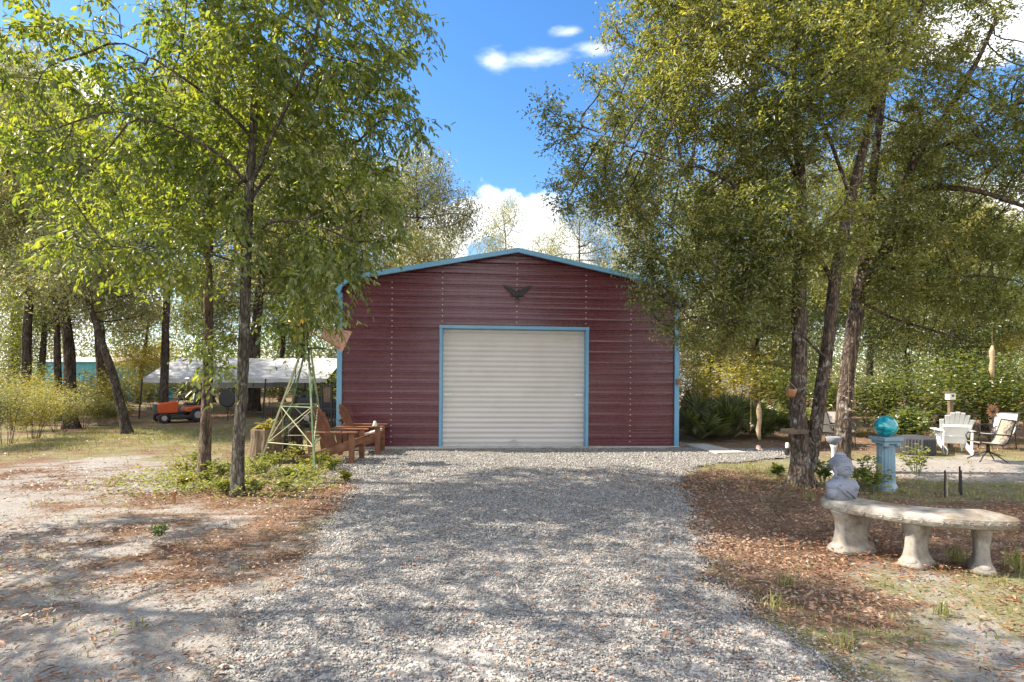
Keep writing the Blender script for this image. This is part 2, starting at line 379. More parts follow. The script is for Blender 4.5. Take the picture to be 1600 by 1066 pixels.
# ------------------------------------------------------------------ ground
def gravel_edges(y):
    """left and right edge of the drive at distance y"""
    ys = [2.0, 2.67, 3.4, 4.5, 6.0, 7.2, 8.6, 9.4, 10.2, 11.6]
    xl = [-1.15, -1.55, -1.75, -1.75, -1.9, -2.2, -2.75, -2.95, -3.0, -3.0]
    xr = [1.55, 1.86, 1.62, 1.65, 1.95, 2.2, 2.75, 3.6, 5.3, 5.6]
    return np.interp(y, ys, xl), np.interp(y, ys, xr)
def sd_gravel(x, y):
    l, r_ = gravel_edges(y); n = (fbm(x, y, 2.2, 3)-.5)*.7
    return np.minimum(x-l, r_-x)+n
def blob(x, y, cx, cy, rx, ry): return np.exp(-(((x-cx)/rx)**2+((y-cy)/ry)**2))
def zones(x, y):
    n = fbm(x, y, 1.3, 21, 6); n2 = fbm(x, y, 1.1, 31); n3 = fbm(x, y, .35, 41)
    lit = (.62*blob(x, y, -3.5, 6.7, 2.4, 1.1)+.3*blob(x, y, -2.6, 4.2, 2.2, 1.6)+1.15*blob(x, y, 3.4, 5.8, 2.0, 1.1)+.8*blob(x, y, 2.0, 4.6, .7, 1.2)
           +.9*blob(x, y, 2.9, 7.6, 1.3, 1.2)+.35*blob(x, y, -8, 9, 3, 3)+.5*blob(x, y, 2.2, 3.2, .8, .5))
    lit = np.maximum(lit, .28/(1+np.exp(-(y-15)/1.2)))
    lit = np.maximum(lit, .55*(x > 4.5)*(y > 11))
    lit = lit-.75*blob(x, y, 3.0, 3.1, 1.5, .75)
    path = blob(x, y, -3.2, 3.0, 2.2, 1.6)+blob(x, y, -5.4, 6.2, 1.7, 2.2)+.6*blob(x, y, -7.6, 9.5, 1.7, 3.2)+blob(x, y, -6, 3.5, 2.4, 2)+.9*blob(x, y, 7.6, 9.1, 3.2, .8)
    gr = .25+.75/(1+np.exp(-(y-10.5)/.9))*(x < -3)+.3*(x > 1.4)*(y < 4.6)+.95*blob(x, y, 5.2, 7.2, 3.0, .9)+.9*blob(x, y, 3.9, 8.8, 1.6, 1.2)+.5*blob(x, y, -3.6, 8.6, 2.0, 1.0)
    gr = gr+.45*(y > 14)+.6*(x > 9)*(y > 7)+.25*(x < -8)
    gr = gr-.8*path; lit = lit-.45*path*(x < 0)-.9*blob(x, y, 7.6, 9.1, 3.2, .8)
    return np.clip(lit+.12+(n-.5)*1.2+(fbm(x*.6, y*1.8, 4.5, 91, 4)-.5)*1.3, 0, 1.2), np.clip(gr+(n2-.5)*1.2+(n3-.5)*.4, 0, 1.2)
def axis(a, b, h, far):
    c = np.arange(a, b+h/2, h); g = [b]; s = h
    while g[-1] < far: s *= 1.25; g.append(g[-1]+s)
    l = [a]; s = h
    while l[-1] > -far: s *= 1.25; l.append(l[-1]-s)
    return np.concatenate([np.array(l[1:])[::-1], c, np.array(g[1:])])
xs = axis(-11, 11, .09, 420); ys = axis(0, 17, .09, 600)
ys = ys[ys > -60]
X, Y = np.meshgrid(xs, ys, indexing='ij')
Z = -.018+.03*(fbm(X, Y, 1.3, 7)-.5)+.012*(fbm(X, Y, 7, 9)-.5)
Z = np.minimum(Z, np.where(sd_gravel(X, Y) > -.12, -.012, .02))
lz, gz = zones(X, Y)
nx, ny = X.shape; idx = np.arange(nx*ny).reshape(nx, ny)
fc = np.stack([idx[:-1, :-1], idx[1:, :-1], idx[1:, 1:], idx[:-1, 1:]], -1).reshape(-1, 4)
gnd = npmesh('ground', np.stack([X, Y, Z], -1).reshape(-1, 3), fc, 4, M['ground'], smooth=True, attrs={'litter': lz.ravel(), 'grass': gz.ravel()})
tag(gnd, kind='structure')
xs = np.arange(-4.5, 7.0, .06); ys = np.arange(1.2, 11.44, .06)
X, Y = np.meshgrid(xs, ys, indexing='ij'); Z = .002+.016*(fbm(X, Y, 5, 13)-.5)
sd = sd_gravel(X, Y); Z = np.where(sd < .08, np.minimum(Z, -.006), Z)
nx, ny = X.shape; idx = np.arange(nx*ny).reshape(nx, ny)
fc = np.stack([idx[:-1, :-1], idx[1:, :-1], idx[1:, 1:], idx[:-1, 1:]], -1)
keep = (sd[:-1, :-1] > 0) & (sd[1:, 1:] > 0) & (sd[1:, :-1] > 0) & (sd[:-1, 1:] > 0)
o = npmesh('gravel_driveway', np.stack([X, Y, Z], -1).reshape(-1, 3), fc[keep], 4, M['gravel'], smooth=True)
tag(o, kind='structure')

def scatter(n, x0, x1, y0, y1, dens):
    x = rng.uniform(x0, x1, n); y = rng.uniform(y0, y1, n); k = rng.random(n) < dens(x, y); return x[k], y[k]
# loose stones
px_, py_, ss = [], [], []
for (n, y0, y1, s) in ((170000, 1.9, 5.0, .0068), (120000, 5.0, 8.2, .0086), (60000, 8.2, 11.35, .0115)):
    x, y = scatter(n, -4.4, 6.5, y0, y1, lambda x, y: np.clip(.55+sd_gravel(x, y)*3, 0, 1)*(sd_gravel(x, y) > -.28)+.02*(sd_gravel(x, y) > -.9))
    px_.append(x); py_.append(y); ss.append(s*.88*rng.lognormal(0, .36, len(x)))
x = np.concatenate(px_); y = np.concatenate(py_); s = np.concatenate(ss); n = len(x)
base = np.array([(1,0,0),(0,1,0),(-1,0,0),(0,-1,0),(0,0,.62),(0,0,-.5)])
Vv = np.repeat(base[None], n, 0)*rng.uniform(.65, 1.25, (n, 6, 1))*s[:, None, None]+rng.normal(0, .2, (n, 6, 3))*s[:, None, None]
an = rng.uniform(0, 6.28, n); ca, sa = np.cos(an)[:, None], np.sin(an)[:, None]
Vr = np.stack([Vv[..., 0]*ca-Vv[..., 1]*sa, Vv[..., 0]*sa+Vv[..., 1]*ca, Vv[..., 2]], -1)
tl = rng.normal(0, .5, n)[:, None]; Vr = np.stack([Vr[..., 0], Vr[..., 1]*np.cos(tl)-Vr[..., 2]*np.sin(tl), Vr[..., 1]*np.sin(tl)+Vr[..., 2]*np.cos(tl)], -1)
Vr += np.stack([x, y, .004+s*.25], -1)[:, None]
tf = np.array([(0,1,4),(1,2,4),(2,3,4),(3,0,4),(1,0,5),(2,1,5),(3,2,5),(0,3,5)])
o = npmesh('gravel_stones', Vr.reshape(-1, 3), (tf[None]+6*np.arange(n)[:, None, None]).reshape(-1, 3), 3, M['stone'])
tag(o, 'loose crushed grey stones covering the driveway', 'gravel', kind='stuff')

LEAF6 = np.array([(0, 0, 0), (.3, .42, .1), (.7, .36, .1), (1, 0, 0), (.7, -.36, .1), (.3, -.42, .1)])   # along, across, up
def leaves(P, A, Nn, Ln, W, six=True):
    """P base points, A axes, Nn normals, Ln lengths, W width/length"""
    A = unit(A); S = unit(np.cross(Nn, A)); U = np.cross(A, S)
    T = LEAF6 if six else np.array([(0, 0, 0), (.5, .5, .12), (1, 0, 0), (.5, -.5, .12)])
    W = np.broadcast_to(W, Ln.shape)
    V = P[:, None]+Ln[:, None, None]*(T[None, :, 0:1]*A[:, None]+T[None, :, 1:2]*W[:, None, None]*2*S[:, None]*.62+T[None, :, 2:3]*U[:, None])
    k = len(T); f = np.array([(0, 1, 2, 3), (0, 3, 4, 5)]) if six else np.array([(0, 1, 2), (0, 2, 3)])
    return V.reshape(-1, 3), (f[None]+k*np.arange(len(P))[:, None, None]).reshape(-1, f.shape[1]), f.shape[1]
# leaf litter
def dl(x, y):
    l, g_ = zones(x, y); s_ = sd_gravel(x, y)
    return np.where(s_ > .1, .06+.2*np.exp(-s_*1.4)*(x > 0), np.clip((l-.1)*1.1, .13, 1))
def litter_pts(n, y0, y1): return scatter(n, -8, 8, y0, y1, dl)
xa, ya = litter_pts(60000, 1.9, 5); xb, yb = litter_pts(52000, 5, 9); xc, yc = scatter(9000, -11, 10, 9, 15, dl)
x = np.concatenate([xa, xb, xc]); y = np.concatenate([ya, yb, yc]); n = len(x)
a = rng.uniform(0, 6.28, n); A = np.stack([np.cos(a), np.sin(a), rng.normal(0, .25, n)], -1)
Nn = np.stack([rng.normal(0, .35, n), rng.normal(0, .35, n), np.ones(n)], -1)
V, f, k = leaves(np.stack([x, y, rng.uniform(.002, .028, n)], -1), A, Nn, rng.uniform(.02, .047, n)*(1+.3*(y > 7)), rng.uniform(.3, .5, n))
tag(npmesh('leaf_litter', V, f, k, M['litter']), 'fallen orange brown leaves scattered over the ground', 'leaf litter', kind='stuff')
xa, ya = scatter(60000, -7, 6, 1.9, 5.5, lambda x, y: (sd_gravel(x, y) < .05)*np.clip(fbm(x, y*2, 2.6, 97, 4)*2.4-.85, .08, 1)); n = len(xa); a = rng.normal(.3, .9, n)
V, f, k = leaves(np.stack([xa, ya, rng.uniform(.0, .012, n)], -1), np.stack([np.cos(a), np.sin(a), rng.normal(0, .1, n)], -1), np.tile(np.array([[0., 0., 1.]]), (n, 1)), rng.uniform(.015, .07, n), rng.uniform(.05, .2, n), False)
tag(npmesh('needle_debris', V, f, k, M['litter']), 'fine brown needles and bark bits strewn over the sand', 'debris', kind='stuff')
# grass
def blades(cx, cy, h, nb, spread=.05, wid=.006, name='grass', mat='grass', lean=.45):
    n = len(cx); x = np.repeat(cx, nb)+rng.normal(0, spread, n*nb); y = np.repeat(cy, nb)+rng.normal(0, spread, n*nb)
    hh = np.repeat(h, nb)*rng.uniform(.5, 1.2, n*nb); a = rng.uniform(0, 6.28, n*nb); le = np.abs(rng.normal(0, lean, n*nb))
    dx = np.cos(a); dy = np.sin(a); w_ = wid*rng.uniform(.6, 1.3, n*nb)
    b = np.stack([x, y, np.full(n*nb, -.01)], -1); sd_ = np.stack([-dy, dx, 0*dx], -1)*w_[:, None]
    m_ = b+np.stack([dx*le*hh*.3, dy*le*hh*.3, hh*.6], -1); t_ = b+np.stack([dx*le*hh, dy*le*hh, hh*(1-.25*le)], -1)
    V = np.stack([b-sd_, b+sd_, m_+sd_*.8, m_-sd_*.8, t_+sd_*.1, t_-sd_*.1], 1).reshape(-1, 3)
    f = (np.array([(0, 1, 2, 3), (3, 2, 4, 5)])[None]+6*np.arange(n*nb)[:, None, None]).reshape(-1, 4)
    return npmesh(name, V, f, 4, M[mat])
def dg(x, y):
    l, g_ = zones(x, y); return np.where(sd_gravel(x, y) > -.05, .0, np.clip((g_-.45)*1.1, .015, 1)*np.clip(1.25-l, .12, 1))
x1, y1 = scatter(26000, -6, 6, 1.9, 6, dg); x2, y2 = scatter(16000, -12, 12, 6, 16, dg)
x = np.concatenate([x1, x2]); y = np.concatenate([y1, y2])
o = blades(x, y, rng.uniform(.02, .075, len(x))*(.7+.6*(y > 6)), 9, .035, .0035)
tag(o, 'sparse short grass tufts growing out of sand and litter', 'grass', kind='stuff')
# ------------------------------------------------------------------ trees
def grow(seeds, A, step=.17, infl=1.3, kill=.24, iters=90, droop=0., up=0., jit=.15):
    P = []; par = []; rad = []
    for s in seeds:       # s: list of (vec, radius), attach index or None
        pts, r_ = s['p'], s['r']; last = s.get('attach')
        if last == 'near' and P:
            last = int(np.argmin(np.linalg.norm(np.array(P)-np.array(pts[0]), axis=1)))
        prev = None
        for i in range(len(pts)):
            if prev is None:
                if last is None: P.append(tuple(pts[0])); par.append(-1); rad.append(r_[0]); last = len(P)-1
                prev = Vector(pts[0]); pr = r_[0]; continue
            d = Vector(pts[i])-prev; k = max(1, int(d.length/step))
            for j in range(1, k+1):
                P.append(tuple(prev+d*(j/k))); par.append(last); rad.append(pr+(r_[i]-pr)*j/k); last = len(P)-1
            prev = Vector(pts[i]); pr = r_[i]
    P = np.array(P, dtype=float); par = list(par); rad = list(rad); ns = len(P)
    D2 = np.linalg.norm(A[:, None]-P[None], axis=2); ni = D2.argmin(1); dd = D2.min(1)
    for it in range(iters):
        if len(A) == 0: break
        act = dd < infl
        if not act.any(): act = dd < dd.min()*1.15
        if it < 12: act = act | (dd < dd.min()*1.6)
        ids = ni[act]; dv = unit(A[act]-P[ids]); S = np.zeros_like(P); np.add.at(S, ids, dv)
        u = np.unique(ids); nd_ = S[u]+rng.normal(0, jit, (len(u), 3)); nd_[:, 2] += up-droop
        Q = P[u]+unit(nd_)*step
        b = len(P); P = np.concatenate([P, Q]); par += list(u); rad += [0]*len(u)
        dn = np.linalg.norm(A[:, None]-Q[None], axis=2); m = dn.min(1); im = dn.argmin(1)+b
        better = m < dd; ni = np.where(better, im, ni); dd = np.where(better, m, dd)
        k = dd > kill; A = A[k]; ni = ni[k]; dd = dd[k]
    return P, np.array(par), np.array(rad), ns
def skeleton(P, par, rad, tip=.0045, ex=2.25):
    n = len(P); r_ = np.zeros(n); cnt = np.zeros(n, int); desc = np.zeros(n, int)
    for i in range(n-1, -1, -1):
        if cnt[i] == 0: r_[i] = tip
        else: r_[i] = r_[i]**(1/ex)
        if rad[i] > 0: r_[i] = max(rad[i], 0*r_[i])
        p = par[i]
        if p >= 0:
            cnt[p] += 1; desc[p] += 1+desc[i]; r_[p] += (r_[i]+.0004)**ex
    return r_, cnt, desc
def tubes(P, par, r_, flare=0):
    n = len(P); big = {}
    for i in range(n):
        p = par[i]
        if p >= 0 and (p not in big or r_[i] > r_[big[p]]): big[p] = i
    VV = []; FF = []; base = 0
    heads = [i for i in range(n) if par[i] < 0 or big.get(par[i]) != i]
    for h in heads:
        ch = [] if par[h] < 0 else [par[h]]
        rr = [] if par[h] < 0 else [min(r_[par[h]]*.8, r_[h]*1.15)]
        c = h
        while True:
            ch.append(c); rr.append(r_[c])
            if c in big: c = big[c]
            else: break
        if len(ch) < 2: continue
        pts = P[ch]; rr = np.array(rr); k = len(ch); ns = 14 if rr.max() > .05 else (7 if rr.max() > .018 else 4)
        if k > 4:
            q = pts.copy(); q[1:-1] = .5*pts[1:-1]+.25*(pts[:-2]+pts[2:]); pts = q
        T = np.gradient(pts, axis=0); T = unit(T); ref = np.array([.31, .95, .1]); ref = np.cross(T, np.broadcast_to(ref, T.shape))
        ref = unit(ref); B = np.cross(T, ref); a = np.arange(ns)*2*np.pi/ns
        R3 = rr[:, None]*np.ones((1, ns))
        if ns == 14: R3 = R3*(1+.09*np.sin(3*a[None]+pts[:, 2:3]*1.7)+.05*np.sin(5*a[None]-pts[:, 2:3]*3.1)+rng.normal(0, .03, R3.shape))
        if par[h] < 0 and flare: R3 = R3*(1+flare*np.exp(-pts[:, 2:3]/.14)*(1+.35*np.sin(4*a[None]+1)))
        V = pts[:, None]+R3[..., None]*(np.cos(a)[None, :, None]*ref[:, None]+np.sin(a)[None, :, None]*B[:, None])
        VV.append(V.reshape(-1, 3)); i0 = base+np.arange((k-1)*ns).reshape(k-1, ns); nxt = np.roll(i0, -1, 1)
        FF.append(np.stack([i0, nxt, nxt+ns, i0+ns], -1).reshape(-1, 4)); base += k*ns
    return VV, FF, base
def foliage(P, par, desc, maxd, ntw, tl, nl, ll, lw, droop=.5, spread=.8, pend=.6, dens=None):
    ids = np.where((desc <= maxd) & (par >= 0))[0]
    ids = np.repeat(ids, ntw)
    d0 = unit(P[ids]-P[par[ids]]); n = len(ids)
    td = unit(d0*.8+rng.normal(0, spread, (n, 3))+np.array([0, 0, -droop*.4])); tlen = tl*rng.uniform(.5, 1.2, n)
    ts = P[ids]+rng.normal(0, .02, (n, 3))
    dr = np.zeros((n, 3)); dr[:, 2] = -droop*.35
    te = ts+(td+dr)*tlen[:, None]; tm = ts+td*.5*tlen[:, None]
    t = (np.arange(nl)+.6)/nl
    t = np.clip(t[None]+rng.normal(0, .05, (n, nl)), .05, 1)
    bp = ts[:, None]+td[:, None]*(t*tlen[:, None])[..., None]+dr[:, None]*(t**2*tlen[:, None])[..., None]
    side = unit(np.cross(td, np.array([0, 0, 1.])+rng.normal(0, .3, (n, 3))))
    sg = np.where(np.arange(nl) % 2 == 0, 1, -1)[None, :, None]
    la = unit(td)[:, None]*.6+side[:, None]*sg*.8+rng.normal(0, .3, (n, nl, 3)); la[..., 2] -= pend
    nn = np.array([0, 0, 1.])+rng.normal(0, .55, (n, nl, 3))
    L_ = ll*rng.uniform(.6, 1.2, (n, nl))
    k = np.ones(n*nl, bool)
    return bp.reshape(-1, 3)[k], la.reshape(-1, 3)[k], nn.reshape(-1, 3)[k], L_.ravel()[k], (ts, tm, te)
def gaps(A, size=.85, keep=.6):
    k = vnoise(A[:, 0]+A[:, 1]*.37, A[:, 2]+A[:, 1]*.61, 1/size, 77)*.6+vnoise(A[:, 1]-A[:, 0]*.3, A[:, 2]*.9, 1/size, 78)*.4
    return A[k > np.quantile(k, 1-keep)]
def in_blobs(bl, n, clump=.0, seed=1):
    """bl: (centre, radii, weight)"""
    w_ = np.array([b[1][0]*b[1][1]*b[1][2]*(b[2] if len(b) > 2 else 1) for b in bl]); w_ = w_/w_.sum(); out = []
    for b, q in zip(bl, w_):
        k = max(3, int(n*q)); v = unit(rng.normal(0, 1, (k, 3)))*(rng.random((k, 1))**(1/2.4)); out.append(np.array(b[0])+v*np.array(b[1]))
    return np.concatenate(out)
def make_tree(name, seeds, attr, bark, leaf, ll, lw, maxd=2, ntw=2, tl=.3, nl=7, droop=.5, pend=.6, spread=.8, six=True, step=.17, kill=.24, infl=1.3, flare=.35,
              twigs=True, loc=(0, 0, 0), label=None, group=None, cat='tree', gdroop=0., gup=0., tip=.0045, jit=.15, cl=0, cr=.3):
    P, par, rad, ns = grow(seeds, attr, step, infl, kill, droop=gdroop, up=gup, jit=jit)
    r_, cnt, desc = skeleton(P, par, rad, tip)
    VV, FF, base = tubes(P, par, r_, flare)
    desc2 = desc.copy(); desc2[:ns] = 999
    bp, la, nn, L_, (ts, tm, te) = foliage(P, par, desc2, maxd, ntw, tl, nl, ll, lw, droop, spread, pend)
    root = empty(name, loc, 0, label, cat, group)
    if twigs:
        n = len(ts); w1 = .0025
        off = np.array([(w1, 0, 0), (-w1*.5, w1*.87, 0), (-w1*.5, -w1*.87, 0)])
        V = np.concatenate([ts[:, None]+off, tm[:, None]+off*.8, te[:, None]+off*.4], 1).reshape(-1, 3)
        tf = np.array([(0, 1, 4, 3), (1, 2, 5, 4), (2, 0, 3, 5), (3, 4, 7, 6), (4, 5, 8, 7), (5, 3, 6, 8)])
        VV.append(V); FF.append((tf[None]+base+9*np.arange(n)[:, None, None]).reshape(-1, 4))
    npmesh('trunk', np.concatenate(VV), np.concatenate(FF), 4, M[bark], root, smooth=True)
    if cl:          # leaf sprays filling in round every twig end
        a_ = np.repeat(attr, cl, 0)
        ce = a_+rng.normal(0, cr*.5, a_.shape)*np.array([1, 1, .75]); m_ = len(ce)
        v_ = rng.normal(0, 1, (m_, 3)); v_[:, 2] -= pend
        bp = np.concatenate([bp, ce]); la = np.concatenate([la, v_]); nn = np.concatenate([nn, np.array([0, 0, 1.])+rng.normal(0, .7, (m_, 3))])
        L_ = np.concatenate([L_, ll*rng.uniform(.6, 1.15, m_)])
    V, f, k = leaves(bp, la, nn, L_, lw, six)
    npmesh('crown', V, f, k, M[leaf], root)
    print(name, 'nodes', len(P), 'leaves', len(bp))
    return root
def chain(pts, Y0, dys=None, sc_=None):
    """pts (px,py,rpx[,dy]) -> world polyline and radii at distance about Y0"""
    p = []; r_ = []
    for q in pts:
        Yq = Y0+(q[3] if len(q) > 3 else 0); p.append(at(q[0], q[1], Yq)); r_.append(q[2]*Yq/F)
    return {'p': p, 'r': r_}
def ch2(pts, Y0): c = chain(pts, Y0); c['attach'] = 'near'; return c
def pb(px, py, Y_, rx, ry, rY, wt=1): s = Y_/F; return (at(px, py, Y_), (rx*s, rY, ry*s), wt)

# 1 big broad-leaved tree on the left
Yt = G(370, 772).y
s1 = chain([(370, 780, 15), (371, 760, 14), (372, 700, 13), (378, 600, 12.5), (383, 480, 12), (386, 390, 11), (390, 290, 10), (396, 190, 8.5), (399, 100, 7.5), (402, 0, 6.5, .1), (405, -120, 5, .1), (410, -260, 3, .2)], Yt); s1['r'] = [q*.66 for q in s1['r']]
sd1 = [s1,
       ch2([(389, 300, 6), (425, 210, 5, -.2), (468, 130, 4, -.3), (500, 30, 3, -.4), (520, -80, 2, -.5)], Yt),
       ch2([(388, 310, 5.5), (430, 262, 4.5, .3), (480, 240, 3.5, .6), (560, 225, 2.5, .8)], Yt),
       ch2([(386, 380, 4.5), (420, 345, 3.5, -.3), (475, 345, 2.5, -.6), (540, 370, 1.8, -.8)], Yt),
       ch2([(388, 290, 5), (345, 240, 4, -.5), (270, 200, 3, -1.0), (180, 170, 2, -1.5)], Yt),
       ch2([(385, 350, 5), (358, 300, 4, .3), (310, 255, 3, .6), (230, 230, 2, .9)], Yt),
       ch2([(392, 215, 5), (355, 172, 4, -.4), (270, 110, 3, -.9), (190, 60, 2, -1.2)], Yt),
       ch2([(384, 420, 3.5), (330, 395, 2.8, -.3), (250, 385, 2, -.6), (170, 390, 1.5, -.8)], Yt),
       ch2([(385, 400, 3.5), (350, 330, 3, .5), (290, 310, 2, .8)], Yt),
       ch2([(398, 120, 5), (350, 40, 4, .5), (290, -40, 3, .8)], Yt),
       ch2([(399, 110, 5), (450, 20, 4, .4), (520, -40, 3, .9)], Yt)]
bl1 = [pb(400, -60, Yt, 250, 220, 2.0), pb(300, 90, Yt-.5, 170, 130, 1.6), pb(190, 60, Yt-.8, 130, 110, 1.3, 1), pb(90, 130, Yt-1.2, 110, 80, .8), pb(40, 90, Yt-1.3, 60, 50, .5, .6),
       pb(500, 110, Yt, 120, 110, 1.4), pb(560, 190, Yt, 120, 110, 1.2), pb(640, 180, Yt, 70, 60, .8), pb(640, 60, Yt, 70, 50, .8, .3),
       pb(480, 300, Yt, 120, 100, 1.2), pb(560, 330, Yt, 90, 80, .9, .9), pb(440, 400, Yt-.2, 70, 60, .9), pb(520, 420, Yt-.3, 60, 55, .6, 1.2), pb(550, 480, Yt-.3, 38, 12, .3, 1.2),
       pb(480, 480, Yt-.2, 60, 45, .6, 1.2), pb(455, 520, Yt+.6, 40, 26, .5, 1.2),
       pb(250, 300, Yt, 150, 80, 1.2), pb(170, 390, Yt-.6, 110, 50, .8), pb(290, 400, Yt-.5, 80, 60, .7), pb(110, 250, Yt-1.2, 100, 60, .8, .7), pb(320, 545, Yt-.3, 45, 35, .4, .9)]
bl1b = [pb(110, 110, Yt-1.1, 100, 60, .8), pb(220, 90, Yt-.8, 90, 70, .8), pb(50, 170, Yt-1.2, 70, 50, .6), pb(260, 190, Yt-.7, 90, 60, .8), pb(140, 250, Yt-.9, 110, 50, .7), pb(40, 60, Yt-1.3, 40, 25, .3), pb(330, 230, Yt-.3, 70, 60, .6), pb(560, 150, Yt, 90, 90, .9), pb(630, 185, Yt, 60, 50, .6, 1.2), pb(600, 60, Yt, 70, 50, .7, .8), pb(520, 290, Yt, 90, 80, .8), pb(590, 300, Yt, 50, 60, .6), pb(520, 400, Yt, 70, 60, .7), pb(555, 484, Yt-.3, 34, 9, .2, 3), pb(470, 470, Yt-.1, 50, 50, .5), pb(320, 570, Yt-.5, 35, 22, .3, 1.2)]
for q_ in sd1[1:]: q_['r'] = [v_*.62 for v_ in q_['r']]
T1 = make_tree('broadleaf_tree', sd1, np.concatenate([gaps(in_blobs(bl1, 3500), 1.0, .56), in_blobs(bl1b, 760)]), 'bark_elm', 'leaf_elm', .092, .36, maxd=4, ntw=5, tl=.4, nl=9, droop=.7, pend=.75, spread=.7, kill=.26, infl=1.4,
               label='tall tree with straight grey trunk and yellow green leaves left of the drive')
# 2 rough-barked tree next to it
Yt = G(319, 750).y
s1 = chain([(318, 757, 14), (319, 745, 13), (322, 650, 10.5), (325, 560, 10), (326, 450, 9), (324, 380, 7), (330, 280, 6.5), (338, 180, 6), (342, 60, 5), (345, -60, 4)], Yt); s1['r'] = [q*.72 for q in s1['r']]
sd2 = [s1, ch2([(326, 400, 4), (290, 340, 3), (240, 300, 2)], Yt), ch2([(326, 340, 4), (370, 290, 3, .3), (420, 250, 2, .6)], Yt), ch2([(336, 200, 4), (300, 140, 3, .3), (250, 100, 2, .5)], Yt)]
bl2 = [pb(300, 270, Yt+.4, 110, 80, 1.2), pb(370, 150, Yt+.8, 110, 130, 1.2), pb(220, 330, Yt+.3, 110, 60, .9), pb(320, -30, Yt+.4, 140, 130, 1.4), pb(300, 470, Yt-.2, 50, 30, .4), pb(240, 180, Yt+.5, 120, 80, 1)]
make_tree('broadleaf_tree', sd2, gaps(in_blobs(bl2, 800), 1.0, .5), 'bark_pine', 'leaf_elm', .085, .36, maxd=4, ntw=5, tl=.36, nl=8, droop=.6, pend=.7, label='slimmer tree with deeply furrowed brown trunk, just left of the straight grey trunk')
# 3 neighbour whose boughs lean in from beyond the left edge
s1 = {'p': [(-8.6, 3.9, -.05), (-8.5, 4.0, 1.5), (-8.2, 4.1, 3.0), (-7.8, 4.1, 4.8)], 'r': [.15, .13, .1, .07]}
bl3 = [((-5.6, 4.2, 5.6), (1.3, 1.2, 1.0)), ((-4.7, 3.6, 6.1), (1.0, 1.1, .8)), ((-7.2, 5.0, 5.6), (1.5, 1.3, 1.1)), ((-7.6, 3.0, 5.2), (1.5, 1.2, 1.0)), ((-9.3, 4.2, 5.0), (1.4, 1.5, 1.1)), ((-8.2, 5.6, 4.4), (1.2, 1.0, .8)), ((-9.5, 3.0, 4.3), (1.0, 1.0, .8)), ((-4.4, 4.6, 5.6), (.8, .8, .6))]
make_tree('broadleaf_tree', [s1], gaps(in_blobs(bl3, 1700), .9, .62), 'bark_elm', 'leaf_elm', .095, .36, maxd=4, ntw=4, tl=.38, nl=8, droop=.6, pend=.7,
          label='tree reaching in at the upper left corner, its trunk beyond the left edge')
# right oaks
Yt = G(1252, 757).y
tA = chain([(1252, 768, 21), (1252, 745, 19), (1250, 700, 15), (1247, 640, 14), (1250, 560, 13), (1247, 480, 12), (1250, 400, 10.5), (1252, 330, 9.5), (1250, 250, 8.5), (1243, 180, 7), (1238, 80, 5.5), (1232, -60, 4)], Yt)
tB = chain([(1258, 745, 15, .12), (1272, 690, 12.5, .12), (1284, 610, 11.5, .15), (1297, 510, 10.5, .15), (1304, 430, 10, .2), (1325, 330, 9, .2), (1345, 250, 8, .2), (1366, 170, 7, .2), (1373, 80, 6, .3), (1378, -60, 4, .3)], Yt); tB['attach'] = 'near'
tA['r'] = [q*.85 for q in tA['r']]; tB['r'] = [q*.82 for q in tB['r']]
sA = [tA, tB,
      ch2([(1250, 400, 6), (1200, 330, 4.5, -.3), (1120, 270, 3.5, -.5), (1010, 240, 2.5, -.6), (920, 200, 1.6, -.5)], Yt),
      ch2([(1248, 470, 5.5), (1190, 420, 4, .2), (1110, 400, 3, .4), (1040, 420, 2, .5)], Yt),
      ch2([(1251, 290, 5), (1200, 180, 4, .3), (1130, 80, 3, .5), (1060, 0, 2, .7)], Yt),
      ch2([(1303, 440, 6), (1270, 385, 4.5, .2), (1215, 350, 3, .4)], Yt),
      ch2([(1290, 560, 4), (1250, 520, 2.5, -.5), (1170, 500, 2, -.7), (1090, 510, 1.2, -.8)], Yt),
      ch2([(1330, 310, 5), (1290, 200, 4, -.4), (1230, 120, 3, -.7)], Yt),
      ch2([(1366, 170, 5), (1420, 60, 4, -.3), (1460, -30, 3, -.5)], Yt)]
for q_ in sA[2:]: q_['r'] = [v_*.62 for v_ in q_['r']]
blA = [pb(1120, 130, Yt, 130, 110, 1.4), pb(1010, 190, Yt-.2, 90, 80, 1.0), pb(985, 300, Yt, 80, 60, .9), pb(925, 220, Yt-.4, 60, 45, .6), pb(852, 172, Yt-.5, 34, 16, .3, 3), pb(885, 285, Yt-.4, 38, 26, .3, 2), pb(870, 215, Yt-.4, 30, 20, .3, 2), pb(910, 330, Yt-.2, 45, 22, .4, 1.5), pb(1030, 460, Yt-.3, 45, 40, .4, 2.5), pb(1045, 525, Yt-.3, 30, 20, .3, 2.5), pb(935, 120, Yt-.2, 55, 25, .4),
       pb(1080, 380, Yt, 110, 60, 1.2), pb(1050, 300, Yt, 80, 50, 1.0), pb(1180, 280, Yt, 120, 130, 1.4), pb(1120, 460, Yt+.1, 80, 45, .9), pb(1045, 440, Yt-.1, 45, 26, .5, 1.2), pb(1045, 515, Yt-.3, 26, 12, .3, 2), pb(1150, 500, Yt-.2, 90, 45, 1.0, .8),
       pb(1050, 30, Yt, 110, 70, 1.2), pb(1200, -60, Yt, 200, 140, 2.0), pb(1270, 130, Yt-.5, 120, 120, 1.3), pb(1330, 20, Yt, 130, 110, 1.6), pb(1290, 350, Yt-.6, 80, 70, .8, .7), pb(1220, 570, Yt+.4, 60, 30, .5, .4), pb(1000, 70, Yt, 60, 50, .8)]
